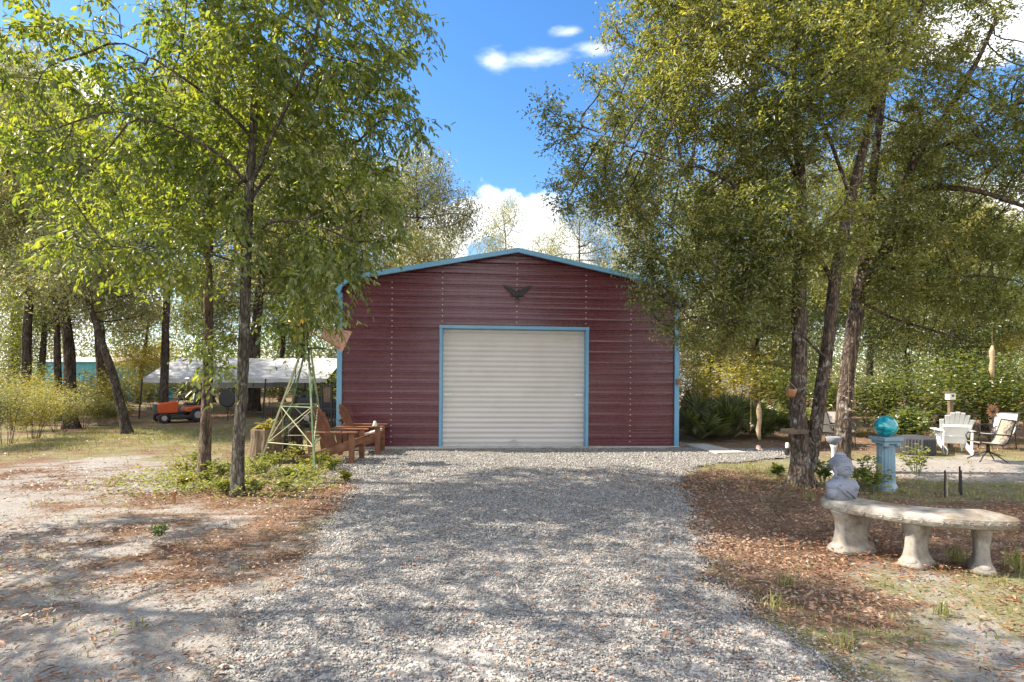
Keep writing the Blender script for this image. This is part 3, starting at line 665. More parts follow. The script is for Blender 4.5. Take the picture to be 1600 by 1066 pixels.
make_tree('live_oak', sA, np.concatenate([gaps(in_blobs(blA, 5000), .62, .7), in_blobs([pb(1090, 430, Yt-.4, 70, 45, .7), pb(1180, 440, Yt-.3, 70, 55, .7), pb(1035, 465, Yt-.5, 40, 30, .4), pb(1120, 520, Yt-.2, 70, 35, .6), pb(1000, 400, Yt-.3, 45, 30, .4), pb(1180, 350, Yt-.6, 90, 60, .7), pb(940, 290, Yt-.2, 60, 50, .5)], 620)]), 'bark_oak', 'leaf_oak', .056, .36, maxd=6, ntw=7, tl=.26, nl=9, cl=14, cr=.2, droop=.1, pend=.15, spread=.9, kill=.2, infl=1.2, step=.14,
          label='twin stemmed oak with small dark leaves, its trunks forking low beside the gravel', gup=.1)
Yt = G(1313, 735).y
tC = chain([(1312, 742, 18), (1314, 725, 15), (1318, 660, 14), (1325, 580, 13), (1335, 500, 12.5), (1344, 445, 12), (1352, 380, 9), (1362, 300, 7.5), (1372, 210, 6.5), (1385, 100, 5.5), (1395, -40, 4)], Yt)
tC['r'] = [q*.8 for q in tC['r']]
sC = [tC, ch2([(1346, 440, 9), (1384, 393, 8, -.2), (1408, 310, 7, -.4), (1432, 240, 6, -.5), (1480, 180, 4.5, -.7), (1525, 100, 3.2, -.9), (1562, 20, 2.2, -1.1)], Yt),
      ch2([(1405, 320, 6), (1450, 290, 5, -.5), (1530, 298, 3.5, -.8), (1620, 330, 2.5, -1)], Yt),
      ch2([(1432, 240, 5), (1500, 220, 3.5, -.9), (1580, 160, 2.4, -1.2)], Yt),
      ch2([(1340, 470, 5), (1400, 500, 3.5, .3), (1470, 520, 2.5, .4), (1540, 540, 1.5, .4)], Yt),
      ch2([(1352, 400, 5), (1440, 440, 3.5, -.4), (1530, 430, 2.5, -.8), (1600, 440, 2, -1)], Yt)]
for q_ in sC[3:]: q_['r'] = [v_*.62 for v_ in q_['r']]
blC = [pb(1400, 250, Yt, 100, 120, 1.3, .8), pb(1490, 210, Yt-.8, 80, 55, .8), pb(1560, 130, Yt-1, 60, 55, .7, .8), pb(1570, 250, Yt-1, 90, 60, .8), pb(1560, 380, Yt-.9, 100, 50, .9, 1.2), pb(1640, 320, Yt-1.2, 100, 110, 1.0), pb(1460, 350, Yt-.3, 90, 55, .9),
       pb(1420, 80, Yt, 110, 110, 1.3), pb(1500, 30, Yt-.8, 70, 60, .8, .7), pb(1450, 460, Yt, 110, 50, 1.1), pb(1420, 520, Yt+.4, 70, 30, .7, .6), pb(1340, 420, Yt+.3, 80, 70, .9), pb(1430, -110, Yt, 180, 110, 1.8), pb(1660, 180, Yt-1, 90, 110, 1.2)]
make_tree('live_oak', sC, np.concatenate([gaps(in_blobs(blC, 3300), .62, .66), in_blobs([pb(1430, 430, Yt-.5, 80, 50, .7), pb(1520, 470, Yt-.5, 80, 40, .7), pb(1570, 400, Yt-.9, 60, 50, .6), pb(1400, 350, Yt-.5, 60, 50, .6)], 380)]), 'bark_oak', 'leaf_oak', .058, .36, maxd=6, ntw=7, tl=.26, nl=9, cl=14, cr=.2, droop=.1, pend=.15, spread=.9, kill=.2, infl=1.2, step=.15,
          label='oak with one dark trunk behind the stone bust, limbs reaching to the upper right corner', gup=.1)

# generic background trees --------------------------------------------------
def protree(name, kind, h, wr, leaf, lean=0, low=.35, n=700, ll=.15, bark='bark_far', r0=.16, ntw=3, nl=6, link=None):
    s = {'p': [(0, 0, -.1), (lean*.25, .0, h*.25), (lean*.6, .1, h*.5), (lean, 0, h*.8)], 'r': [r0, r0*.8, r0*.6, r0*.25]}
    bl = []
    for i in range(9):
        a = random.uniform(0, 6.28); q = random.random(); z = h*(low+(1-low)*random.uniform(.1, .85)); ww = wr*(1-.45*abs(z/h-.62)/.4)
        bl.append(((lean*z/h+math.cos(a)*ww*.62*q**.5, math.sin(a)*ww*.62*q**.5, z), (ww*random.uniform(.38, .6), ww*random.uniform(.38, .6), h*random.uniform(.08, .14))))
    bl.append(((lean, 0, h*.88), (wr*.5, wr*.5, h*.12)))
    t = make_tree(name, [s], in_blobs(bl, n), bark, leaf, ll, .3, maxd=1, ntw=ntw, tl=.5, nl=nl, droop=.3, pend=.3, spread=1, six=False, step=.3, kill=.42, infl=2.2, flare=.25, twigs=False, tip=.009, cl=26, cr=.5)
    return t
protos = {}
def put(t, x, y, rz, sc_, label, group):
    t.location = (x, y, 0); t.rotation_euler = (0, 0, rz); t.scale = (sc_[0], sc_[0], sc_[1])
    tag(t, label, 'tree', group); return t
specs = {'oak': ('oak_tree', 9, 3.0, 'leaf_far', .6, .32, 900, .13), 'tall': ('oak_tree', 11, 2.6, 'leaf_far', -.4, .4, 900, .13), 'pale': ('oak_tree', 10, 3.2, 'leaf_pale', .3, .25, 950, .12),
         'dark': ('oak_tree', 7.5, 2.8, 'leaf_dark', .4, .2, 900, .12), 'lean': ('oak_tree', 7, 2.5, 'leaf_far', -2.0, .5, 650, .12), 'yel': ('oak_tree', 5.5, 2.2, 'leaf_yellow', .5, .12, 750, .1)}
for k, (nm, h, wr, lf, ln, lo, n, ll) in specs.items():
    protos[k] = [protree(nm, k, h, wr, lf, ln, lo, n, ll), False]
def bgtree(kind, px, Y_, top, label, rz=None, wide=1.0, group='trees in the woods around the yard'):
    """top: photo row of the crown top"""
    p, used = protos[kind]; h = specs[kind][1]; H = HC+(YH-top)*Y_/F
    t = p if not used else copy_tree(p); protos[kind][1] = True
    s = H/h*1.0; return put(t, (px-800)*Y_/F, Y_, random.uniform(0, 6.28) if rz is None else rz, (s*wide, s), label, group)
# left woods
bgtree('tall', 38, 17, 60, 'grey green tree with slender trunk, leftmost in the woods behind the tall weeds', wide=.8)
bgtree('oak', 112, 16, 150, 'thick trunked tree standing in front of the teal house wall')
bgtree('tall', 92, 18.5, 180, 'second thick dark trunk just left of the teal house wall', wide=.8)
bgtree('lean', 200, 14.5, 330, 'small tree whose trunk leans left between the weeds and the canopy', rz=0, wide=.9)
bgtree('tall', 256, 18, 120, 'straight dark trunked tree behind the mower end of the canopy', wide=.85)
bgtree('oak', 395, 24, 140, 'wide grey green tree behind the middle of the white canopy')
bgtree('oak', 535, 16, 250, 'tree with dark trunk growing between the canopy and the shed corner', wide=.7)
bgtree('tall', 20, 27, 90, 'tall hazy tree far back at the left edge')
bgtree('oak', 165, 28, 150, 'rounded tree far back above the teal house')
bgtree('tall', 320, 27, 90, 'tall tree far behind the mower')
bgtree('oak', 470, 30, 170, 'broad tree far back to the right of the canopy ridge')
bgtree('dark', 60, 23, 380, 'low dark tree in the gap behind the tall weeds')
bgtree('dark', 330, 32, 400, 'low dark tree far beyond the canopy posts')
bgtree('dark', 440, 33, 410, 'low dark tree far beyond the windmill')
bgtree('yel', 215, 30, 470, 'sunlit yellow green tree seen over the left end of the canopy')
bgtree('yel', 545, 26, 470, 'sunlit yellow green tree beside the shed corner')
bgtree('tall', -90, 20, 40, 'tall tree just outside the left edge, crown reaching in')
# behind the shed
bgtree('oak', 650, 21, 235, 'green oak rising behind the left slope of the shed roof', wide=.75)
bgtree('oak', 585, 27, 250, 'oak further back behind the left eave of the shed', wide=.9)
bgtree('pale', 785, 33, 305, 'pale olive tree far behind the roof peak', wide=.6)
bgtree('pale', 905, 22, 310, 'pale yellow green tree behind the right slope of the shed roof', wide=.7)
bgtree('pale', 1010, 19, 230, 'pale sunlit oak behind the right end of the shed roof', wide=.8)
bgtree('pale', 700, 38, 350, 'pale distant tree low behind the left slope of the roof', wide=.8)
bgtree('pale', 860, 40, 360, 'pale distant tree low behind the right slope of the roof', wide=.8)
# right woods
bgtree('oak', 1118, 17, 260, 'oak with thin trunk behind the palmettos', wide=.8)
bgtree('yel', 1100, 19, 440, 'yellow green small tree behind the shed right corner')
bgtree('yel', 1190, 17.5, 450, 'yellow green small tree behind the shell chime')
bgtree('pale', 1180, 26, 160, 'pale tall oak far behind the twin stemmed oak')
bgtree('dark', 1290, 15.5, 330, 'dark green tree between the two front oaks', wide=.8)
bgtree('oak', 1390, 20, 200, 'oak far behind the blue pedestal')
bgtree('dark', 1420, 14.5, 400, 'dark green bushy tree behind the covered fire pit', wide=.9)
bgtree('dark', 1540, 14, 430, 'dark green bushy tree behind the patio chairs', wide=.9)
bgtree('yel', 1480, 17, 330, 'sunlit yellow green tree above the patio chairs', wide=1.1)
bgtree('oak', 1570, 22, 330, 'oak far back at the right edge')
bgtree('tall', 1500, 27, 300, 'tall tree far back to the right of the pedestal')
bgtree('dark', 1660, 13, 330, 'dark tree beyond the right edge of the patio')
bgtree('dark', 1230, 22, 400, 'dark green tree in the gap behind the twin trunks')
bgtree('dark', 1360, 28, 380, 'dark tree far beyond the pedestal')
# distant wood closing the gaps
Pw = []; Aw = []
def wood():
    n = 230000; x = rng.uniform(-75, 75, n); y = rng.uniform(40, 60, n); z = rng.uniform(0, 1, n)
    top = 9.0+3*(x < -8)+6*(fbm(x, y*0, .12, 5)-.5)+3.5*(fbm(x, y, .5, 8)-.5)-4.0*np.exp(-((x-.5)/9)**2)
    z = z*top; k = fbm(x*1.0+z*.7, y+z, .6, 12) > np.where(z < 4.5, .1, .36)
    P = np.stack([x, y, z], -1)[k]; m = len(P)
    A = rng.normal(0, 1, (m, 3)); Nn = rng.normal(0, .6, (m, 3))+np.array([0, 0, 1])
    V, f, kk = leaves(P, A, Nn, rng.uniform(.2, .42, m), .35, False)
    o = npmesh('distant_wood', V, f, kk, M['leaf_far']); tag(o, 'far wood closing the view behind the yard', 'woods', kind='stuff')
wood()

# ------------------------------------------------------------------ the metal shed
YB, YAW = 11.49, R(4.5)
shed = empty('metal_shed', (0, YB, 0), 0, 'maroon corrugated metal shed with light blue trim and a beige roll up door', 'shed')
shed.rotation_euler = (0, R(.45), YAW)
HW, CX = 3.56, -.01                       # half width, centre
DL, DR, DH = -1.475, 1.56, 2.5            # door opening
PEAK = (.08, 4.12)
roofline = [(CX-HW, 0), (CX-HW, 3.16), (CX-HW+.05, 3.32), (CX-HW+.17, 3.42), (CX-HW+.36, 3.49), PEAK, (CX+HW-.36, 3.49), (CX+HW-.17, 3.42), (CX+HW-.05, 3.32), (CX+HW, 3.16), (CX+HW, 0)]
def xspan(z):
    l = np.interp(z, [0, 3.16, 3.32, 3.42, 3.49, PEAK[1]], [CX-HW, CX-HW, CX-HW+.05, CX-HW+.17, CX-HW+.36, PEAK[0]])
    r_ = np.interp(z, [0, 3.16, 3.32, 3.42, 3.49, PEAK[1]], [CX+HW, CX+HW, CX+HW-.05, CX+HW-.17, CX+HW-.36, PEAK[0]])
    return l, r_
prof = []; pitch = .2286; z = .02
while z < 4.12:
    for dz, dy in ((0, -.002), (.05, 0), (.056, -.006), (.072, -.006), (.086, 0), (.114, 0), (.12, -.006), (.136, -.006), (.15, 0), (.168, 0), (.172, -.024), (.19, -.026), (.216, -.008)):
        if z+dz < 4.115: prof.append((z+dz, dy))
    z += pitch
prof = sorted(prof+[(3.16, 0), (DH+.001, 0), (4.117, 0)])
mb = MB()
for (z0, y0), (z1, y1) in zip(prof[:-1], prof[1:]):
    l0, r0 = xspan(z0); l1, r1 = xspan(z1)
    segs = [((l0, l1), (r0, r1))] if z0 >= DH else [((l0, l1), (DL, DL)), ((DR, DR), (r0, r1))]
    for (a0, a1), (b0, b1) in segs:
        mb.add([(a0, y0, z0), (b0, y0, z0), (b1, y1, z1), (a1, y1, z1)], [(0, 1, 2, 3)])
mb.build('front_wall', M['siding'], shed)
DEP = 9.0
mb = MB()
for sgn, xx in ((-1, CX-HW), (1, CX+HW)):
    for (z0, y0), (z1, y1) in zip(prof[:-1], prof[1:]):
        if z1 <= 3.17:
            q = [(xx+sgn*-y0, .06, z0), (xx+sgn*-y0, DEP, z0), (xx+sgn*-y1, DEP, z1), (xx+sgn*-y1, .06, z1)]
            mb.add(q, [(0, 1, 2, 3)])
mb.add([(x, DEP, z) for x, z in roofline], [tuple(range(len(roofline)))])
mb.build('side_wall', M['siding'], shed)
def off(poly, d):
    out = []
    for i, (x, z) in enumerate(poly):
        a = Vector(poly[max(i-1, 0)]); b = Vector(poly[min(i+1, len(poly)-1)]); t_ = (b-a).normalized(); out.append((x-t_.y*d, z+t_.x*d))
    return out
rl = roofline[1:-1]; ro = off(rl, .05)
mb = MB(); k = len(rl); st = np.arange(-.14, DEP+.15, .2286)
vs = []; fs = []; cols = []
for yy in st:
    for dy, h in ((0, 0), (.15, 0), (.165, .018), (.2, .018), (.215, 0)): cols.append((yy+dy, h))
for yy, h in cols: vs += [(x, yy, z) for x, z in off(rl, .04+h)]
for i in range(len(cols)-1):
    for j in range(k-1): fs.append((i*k+j, i*k+j+1, (i+1)*k+j+1, (i+1)*k+j))
mb.add(vs, fs); mb.build('roof', M['roofm'], shed)
# rake trim follows the roofline; a band with real depth
outer = off(rl, .075); inner = off(rl, -.02); face = off(rl, .05)
vs = []; k = len(rl)
for pl, yy in ((inner, -.17), (outer, -.17), (outer, .02), (inner, -.10)): vs += [(x, yy, z) for x, z in pl]
fs = []
for j in range(k-1):
    for a, b in ((0, 1), (1, 2), (3, 0)): fs.append((a*k+j, a*k+j+1, b*k+j+1, b*k+j))
mb = MB().add(vs, fs); mb.build('roof_trim', M['trim'], shed)
for xx, sg in ((CX-HW, -1), (CX+HW, 1)):
    mb = MB(); mb.box((xx-sg*.03+sg*.03, -.035, 1.6), (.1, .05, 3.2)); mb.box((xx+sg*.044, .06, 1.6), (.012, .13, 3.2)); mb.build('corner_trim', M['trim'], shed, bevel=.004)
mb = MB(); mb.box((DL-.03, -.03, DH/2+.02), (.06, .05, DH+.04)); mb.box((DR+.03, -.03, DH/2+.02), (.06, .05, DH+.04)); mb.box(((DL+DR)/2, -.034, DH+.035), (DR-DL+.13, .058, .065))
mb.box((DL+.005, .06, DH/2), (.01, .16, DH)); mb.box((DR-.005, .06, DH/2), (.01, .16, DH)); mb.box(((DL+DR)/2, .06, DH-.003), (DR-DL-.03, .16, .01))
mb.build('door_frame', M['trim'], shed, bevel=.004)
mb = MB(); zz = .07; rows = []
while zz < DH-.01:
    for q in range(8): rows.append((zz+.108*q/8, .085+.011*math.cos(2*math.pi*q/8)))
    zz += .108
rows = [q for q in rows if q[0] < DH]
vs = []
for z_, y_ in rows: vs += [(DL+.012, y_, z_), (DR-.012, y_, z_)]
door = MB().add(vs, [(2*i, 2*i+1, 2*i+3, 2*i+2) for i in range(len(rows)-1)]).build('roll_up_door', M['door'], shed, smooth=True)
MB().box(((DL+DR)/2, .07, .05), (DR-DL-.03, .05, .05)).build('bottom_bar', M['zinc'], door, bevel=.004)
for xx in (DL+.12, DR-.12):
    mb = MB(); mb.box((xx, .062, 1.12), (.17, .02, .055)); mb.tube([(xx-.05, .045, 1.12), (xx+.07, .045, 1.12)], .014, 8); mb.build('slide_latch', M['white'], door, bevel=.003)
mb = MB(); mb.box(((DL+DR)/2, .04, .08), (.2, .02, .03)); mb.tube([((DL+DR)/2+.06*math.cos(a), .03, .12+.045*math.sin(a)) for a in np.linspace(0, math.pi, 9)], .01, 6); mb.build('pull_handle', M['zinc'], door)
nscrew = 0
for xx, z0 in ((-2.52, .1), (-1.48, 2.62), (.08, 2.62), (1.56, 2.62), (2.54, .1)):
    zz = z0
    while zz < 3.95:
        l, r_ = xspan(zz+.12)
        if l+.1 < xx < r_-.1 and nscrew < 100:
            if nscrew == 0: scr = MB().ell((0, 0, 0), (.0115, .006, .0115), 8, 5).build('screw', M['cream'], shed)
            else: scr = scr.copy(); C.objects.link(scr)
            scr.location = (xx+random.uniform(-.004, .004), -.004, zz+.03); nscrew += 1
        zz += pitch*.5
MB().box((CX, .1, .0), (2*HW+.12, .36, .07)).build('concrete_footing', M['concrete'], shed, bevel=.01)
mb = MB(); mb.box((CX+HW+.01, -.085, 1.46), (.07, .06, .05)); mb.tube([(CX+HW+.01, -.1, 1.43), (CX+HW+.01, -.1, 1.36)], [.04, .05], 12); mb.build('wall_lamp', M['rust'], shed)
# eagle wall plaque
eg = empty('eagle_plaque', shed.matrix_basis @ Vector((.09, -.03, 3.27)), YAW, 'dark metal eagle ornament with raised wings on the wall above the roll up door', 'wall ornament')
eg.rotation_euler = (0, R(.45), YAW)
for s in (-1, 1):
    ol = [(.02, -.02), (.06, .06), (.13, .11), (.22, .155), (.31, .165), (.26, .125), (.28, .115), (.22, .085), (.235, .07), (.18, .045), (.19, .025), (.14, .005), (.145, -.02), (.1, -.03), (.09, -.06), (.03, -.08)]
    pl = [(x*s, z) for x, z in ol]
    if s < 0: pl = pl[::-1]
    w_ = MB().prism(pl, .025); 
    for i in range(6):
        w_.bar((s*(.05+.03*i), -.018, .02+.012*i), (s*(.12+.03*i), -.018, .07+.016*i), .012, .01, (0, 1, 0))
    w_.build('wing', M['dark_metal'], eg)
mb = MB(); mb.ell((0, -.03, -.03), (.045, .035, .085), 12, 8); mb.ell((.01, -.05, .045), (.024, .024, .028), 10, 6); mb.tube([(.02, -.06, .05), (.045, -.07, .035)], [.01, .002], 6)
mb.prism([(-.05, -.17), (-.02, -.09), (.02, -.09), (.05, -.17), (.02, -.15), (0, -.18), (-.02, -.15)], .02); mb.build('body', M['dark_metal'], eg, smooth=False)
# concrete walkway slab right of the shed
mb = MB().add([tuple(G(px, py)+Vector((0, 0, z_))) for z_ in (.03, -.05) for px, py in ((1072, 696), (1100, 695.5), (1168, 709), (1120, 710))], [(0, 1, 2, 3), (0, 4, 5, 1), (1, 5, 6, 2), (2, 6, 7, 3), (3, 7, 4, 0)])
tag(mb.build('concrete_slab', M['concrete']), 'pale concrete slab lying beside the right corner of the shed', 'paving slab')

# ------------------------------------------------------------------ teal house & white building far off
def house(px, Y_, wx, h, mat, label, roofh=1.4, wins=2, deep=6, rz=0):
    r_ = empty('house', ((px-800)*Y_/F, Y_, 0), rz, label, 'house')
    MB().box((0, deep/2, h/2), (wx, deep, h)).build('wall', mat, r_)
    MB().add([(-wx/2-.3, -.4, h-.05), (wx/2+.3, -.4, h-.05), (wx/2+.3, deep+.4, h-.05), (-wx/2-.3, deep+.4, h-.05), (-wx/2-.3, deep/2, h+roofh), (wx/2+.3, deep/2, h+roofh)],
             [(0, 1, 5, 4), (2, 3, 4, 5), (0, 4, 3), (1, 2, 5), (0, 3, 2, 1)]).build('roof', M['concrete'], r_)
    for i in range(wins):
        x = wx*((i+.5)/wins-.5); f = MB(); f.box((x, -.03, h*.58), (1.1, .06, 1.1)); f = f.build('window', M['white'], r_)
        MB().box((x, -.07, h*.58), (.9, .03, .9)).build('pane', M['black'], f)
    return r_
house(116, 33, 4.6, 2.45, M['teal'], 'teal painted house glimpsed through the trees at the far left', .35, wins=0)
house(1125, 38, 5, 2.6, M['white'], 'white building glimpsed through the trees right of the shed', .8, 2)

# ------------------------------------------------------------------ canopy carport
cn = empty('canopy_shelter', (0, 0, 0), 0, 'long white tarp canopy on thin metal poles over the mower', 'canopy')
YF, YK = 19.6, 23.4; YM = (YF+YK)/2
xl = (222-800)*YF/F; xr = (512-800)*YF/F; ze = HC+(589-592)*YF/F; zr = HC+(589-562)*YM/F+.05; ym = YM
def sag(u, v): return -.07*math.sin(math.pi*u)*abs(math.sin(math.pi*v*4))-.03*math.sin(9*v)*u*(1-u)*4
vs = []; nu, nv = 14, 40
for j in range(nv+1):
    v = j/nv; x = xl+(xr-xl)*v
    for i in range(2*nu+1):
        u = i/nu; uu = u if u <= 1 else 2-u
        y = YF+(YK-YF)*i/(2*nu); z = ze+(zr-ze)*uu+sag(uu, v)+random.uniform(-.006, .006); vs.append((x, y, z))
fs = [(j*(2*nu+1)+i, j*(2*nu+1)+i+1, (j+1)*(2*nu+1)+i+1, (j+1)*(2*nu+1)+i) for j in range(nv) for i in range(2*nu)]
MB().add(vs, fs).build('tarp', M['tarp'], cn, smooth=True)
for yy, hh in ((YF, .12), (YK, .38)):
    vs = []
    for j in range(nv+1):
        x = xl+(xr-xl)*j/nv; wv = .015*math.sin(j*1.3); vs += [(x, yy+wv, ze+.01), (x, yy+wv*2, ze-hh-.03*abs(math.sin(math.pi*4*j/nv)))]
    MB().add(vs, [(2*j, 2*j+2, 2*j+3, 2*j+1) for j in range(nv)]).build('valance', M['tarp'], cn, smooth=True)
for i in range(4):
    x = xl+(xr-xl)*i/3
    for yy in (YF, YK): MB().tube([(x-.12, yy, 0), (x, yy, ze)], .03, 8).build('pole', M['zinc'] if 0 else M['dark_metal'], cn)
    MB().tube([(x, YF+.03, ze-.05), (x, ym, zr-.14), (x, YK-.03, ze-.05)], .028, 8).build('rafter', M['dark_metal'], cn)

# ------------------------------------------------------------------ riding mower
p = G(282, 659); mw = empty('riding_mower', (p.x, p.y-.0, 0), R(226), 'orange riding lawn mower parked under the left end of the canopy', 'lawn mower')
mw.scale = (.82, .82, .86)
# local: +x forward
mb = MB(); mb.prism([(.15, .35), (.85, .35), (.88, .62), (.8, .74), (.2, .82), (.12, .75)], .5); mb.build('hood', M['orange'], mw, bevel=.04)
mb = MB(); mb.box((.89, 0, .5), (.06, .46, .3))
for i in range(5): mb.box((.93, 0, .4+.05*i), (.02, .4, .015))
mb.build('grille', M['grill'], mw, bevel=.01)
MB().box((.9, 0, .68), (.08, .5, .08)).build('headlight', M['grill'], mw, bevel=.02)
mb = MB(); mb.prism([(-.75, .38), (-.1, .38), (-.08, .45), (-.15, .58), (-.7, .62), (-.8, .55)], .8); mb.build('fender', M['orange'], mw, bevel=.05)
mb = MB(); mb.box((-.35, 0, .68), (.4, .42, .1)); mb.box((-.58, 0, .85), (.1, .42, .34), Matrix.Rotation(R(-12), 3, 'Y')); mb.build('seat', M['black'], mw, bevel=.035)
mb = MB(); mb.tube([(.12, 0, .7), (.0, 0, .92)], .02, 8); mb.tube([(.0+.06*math.cos(a)*1.2, .17*math.sin(a), .93+.16*math.cos(a)*.6) for a in np.linspace(0, 2*math.pi, 21)], .015, 6, False); mb.bar((-.0, -.16, .93), (0, .16, .93), .02, .02); mb.build('steering_wheel', M['black'], mw)
mb = MB(); mb.box((.1, 0, .2), (.75, 1.05, .14)); mb.box((.1, 0, .36), (1.5, .3, .12)); mb.build('cutting_deck', M['black'], mw, bevel=.03)
for x, y, r_, wd in ((.68, -.4, .19, .16), (.68, .4, .19, .16), (-.5, -.42, .27, .24), (-.5, .42, .27, .24)):
    f = lambda a, z: 1+.02*math.cos(14*a)
    m = Matrix.Rotation(R(90), 4, 'X')
    t_ = MB().lathe([(r_*.55, -wd/2), (r_*.9, -wd/2), (r_, -wd*.3), (r_, wd*.3), (r_*.9, wd/2), (r_*.55, wd/2)], n=28, flute=f)
    t_ = t_.build('wheel', M['rubber'], mw, loc=(x, y, r_), rot=(R(90), 0, 0)); MB().lathe([(r_*.5, -wd*.51), (r_*.56, -wd*.45), (r_*.56, wd*.45), (r_*.5, wd*.51)], n=16).build('rim', M['zinc'], t_)

# ------------------------------------------------------------------ stuff under / beside the canopy
# wire fence panel gate in black tube
fn = empty('metal_railing', (0, 0, 0), 0, 'low black metal railing with a taller framed panel left of the shed corner', 'railing')
Yr = 15.5; mb = MB()
a = at(415, 636, Yr); b = at(533, 640, Yr)
mb.bar(a, b, .04, .04); mb.bar(a-Vector((0, 0, .42)), b-Vector((0, 0, .42)), .03, .03)
for i in range(13):
    q = a.lerp(b, i/12); mb.bar(q, (q.x, q.y, 0), .022, .022)
mb.build('rail', M['black'], fn)
mb = MB(); a1 = at(503, 602, Yr); b1 = at(530, 602, Yr)
mb.bar(a1, b1, .05, .05)
for q in (a1, b1, at(518, 602, Yr)): mb.bar(q, (q.x, q.y, 0), .045, .045)
mb.build('panel_frame', M['black'], fn)
MB().box(tuple(at(511, 616, Yr+.02)), (.2, .02, .45)).build('bark_board', M['wood_grey'], fn)
# small dark utility vehicle under cover behind the windmill
uv = empty('utility_cart', G(468, 676)+Vector((0, 2.2, 0)), R(15), 'dark blue grey utility cart with rack standing behind the windmill', 'cart')
mb = MB(); mb.prism([(-.8, .35), (.75, .35), (.8, .6), (.45, .8), (-.1, .72), (-.2, .85), (-.8, .85)], .8); mb.build('body', M['cover'], uv, bevel=.04)
mb = MB(); mb.bar((-.8, -.38, .98), (-.1, -.38, .98), .03, .03); mb.bar((-.8, .38, .98), (-.1, .38, .98), .03, .03)
for x in (-.8, -.45, -.1):
    for y in (-.38, .38): mb.bar((x, y, .8), (x, y, .98), .025, .025)
mb.build('rack', M['dark_metal'], uv)
for x in (-.55, .55):
    for y in (-.42, .42):
        t_ = MB().lathe([(.12, -.11), (.25, -.11), (.28, -.06), (.28, .06), (.25, .11), (.12, .11)], n=24).build('wheel', M['rubber'], uv, loc=(x, y, .28), rot=(R(90), 0, 0))
        MB().lathe([(.08, -.115), (.12, -.1), (.12, .1), (.08, .115)], n=12).build('rim', M['zinc'], t_)
# round dark disc target on a stand
ds = empty('disc_stand', at(355, 623, 18.5)*1, 0, 'round black disc on a thin stand under the middle of the canopy', 'disc')
ds.location.z = 0; zc = at(355, 623, 18.5).z
MB().lathe([(.02, -.03), (.26, -.03), (.3, 0), (.26, .03), (.02, .03)], n=28).build('disc', M['black'], ds, loc=(0, 0, zc), rot=(R(90), 0, 0))
MB().tube([(0, .04, 0), (0, .04, zc)], .02, 8).build('post', M['dark_metal'], ds)

# ------------------------------------------------------------------ windmill
ws = 1.0
wb = [G(405, 728), G(443, 729), G(492, 742), G(504, 703)]
wb = [G(404, 730), G(492, 741), G(508, 712), G(436, 712)]
ctr = sum(wb, Vector())/4; top = at(480, 545, ctr.y)
wm = empty('garden_windmill', (ctr.x, ctr.y, 0), 0, 'green and straw coloured garden windmill tower with pink tail vane', 'windmill')
wbl = [Vector((q.x-ctr.x, q.y-ctr.y, 0)) for q in wb]; tl_ = [Vector((top.x-ctr.x, 0, top.z))+Vector((q.x, q.y, 0)).normalized()*.09 for q in wbl]
lm = ['straw_paint', 'green_paint', 'straw_paint', 'green_paint']
for i in range(4): MB().bar(wbl[i], tl_[i], .028, .028, (1, 0, 0)).build('leg', M[lm[i]], wm)
for lvl, (f0, f1) in enumerate(((.2, .5), (.5, .86))):
    mb = MB()
    for i in range(4):
        j = (i+1) % 4; P0 = lambda k, f: wbl[k].lerp(tl_[k], f)
        mb.tube([P0(i, f0), P0(j, f0)], .009, 6)
        if lvl == 0 or i % 2: mb.tube([P0(i, f0), P0(j, f1)], .009, 6); mb.tube([P0(j, f0), P0(i, f1)], .009, 6)
    mb.build('cross_brace', M['green_paint' if lvl == 1 else 'straw_paint'], wm)
tp = Vector((top.x-ctr.x, 0, top.z))
MB().box(tp+Vector((0, 0, .01)), (.62, .4, .02), .3).build('platform', M['green_paint'], wm)
MB().tube([tp, tp+Vector((0, 0, .5))], .02, 8).build('mast', M['dark_metal'], wm)
hub = tp+Vector((-.12, -.15, .42)); ax = Vector((-.75, -.62, .0)).normalized(); e1 = Vector((-ax.y, ax.x, 0)); e2 = Vector((0, 0, 1))
mb = MB()
for i in range(12):
    a0 = 2*math.pi*i/12; r1 = (e1*math.cos(a0)+e2*math.sin(a0)); r2 = (e1*math.cos(a0+.32)+e2*math.sin(a0+.32)); tw = ax*.04
    vv = [hub+r1*.08-tw*.4, hub+r1*.36-tw, hub+r2*.36+tw, hub+r2*.08+tw*.4]; vv += [v+ax*.004 for v in vv]
    mb.add(vv, [(0, 1, 2, 3), (7, 6, 5, 4), (0, 4, 5, 1), (1, 5, 6, 2), (2, 6, 7, 3), (3, 7, 4, 0)])
mb.tube([hub+(e1*math.cos(a)+e2*math.sin(a))*.3 for a in np.linspace(0, 2*math.pi, 25)], .006, 5, False); mb.tube([hub-ax*.05, hub+ax*.06], .04, 12)
fan = mb.build('fan_wheel', M['leaf_yellow'] if 0 else simple('yellow_paint', (.55, .38, .05), .5, .1, .2, 6), wm)
v4 = [at(505, 511, ctr.y)-ctr, at(550, 518, ctr.y)-ctr, at(534, 551, ctr.y)-ctr, at(503, 527, ctr.y)-ctr]
vv = v4+[v+Vector((0, .012, 0)) for v in v4]
vn = MB().add(vv, [(0, 3, 2, 1), (4, 5, 6, 7), (0, 1, 5, 4), (1, 2, 6, 5), (2, 3, 7, 6), (3, 0, 4, 7)]).build('tail_vane', M['vane'], wm)
MB().bar(hub, at(531, 545, ctr.y)-ctr+Vector((0, -.012, 0)), .022, .022).build('tail_arm', M['rust'], wm)

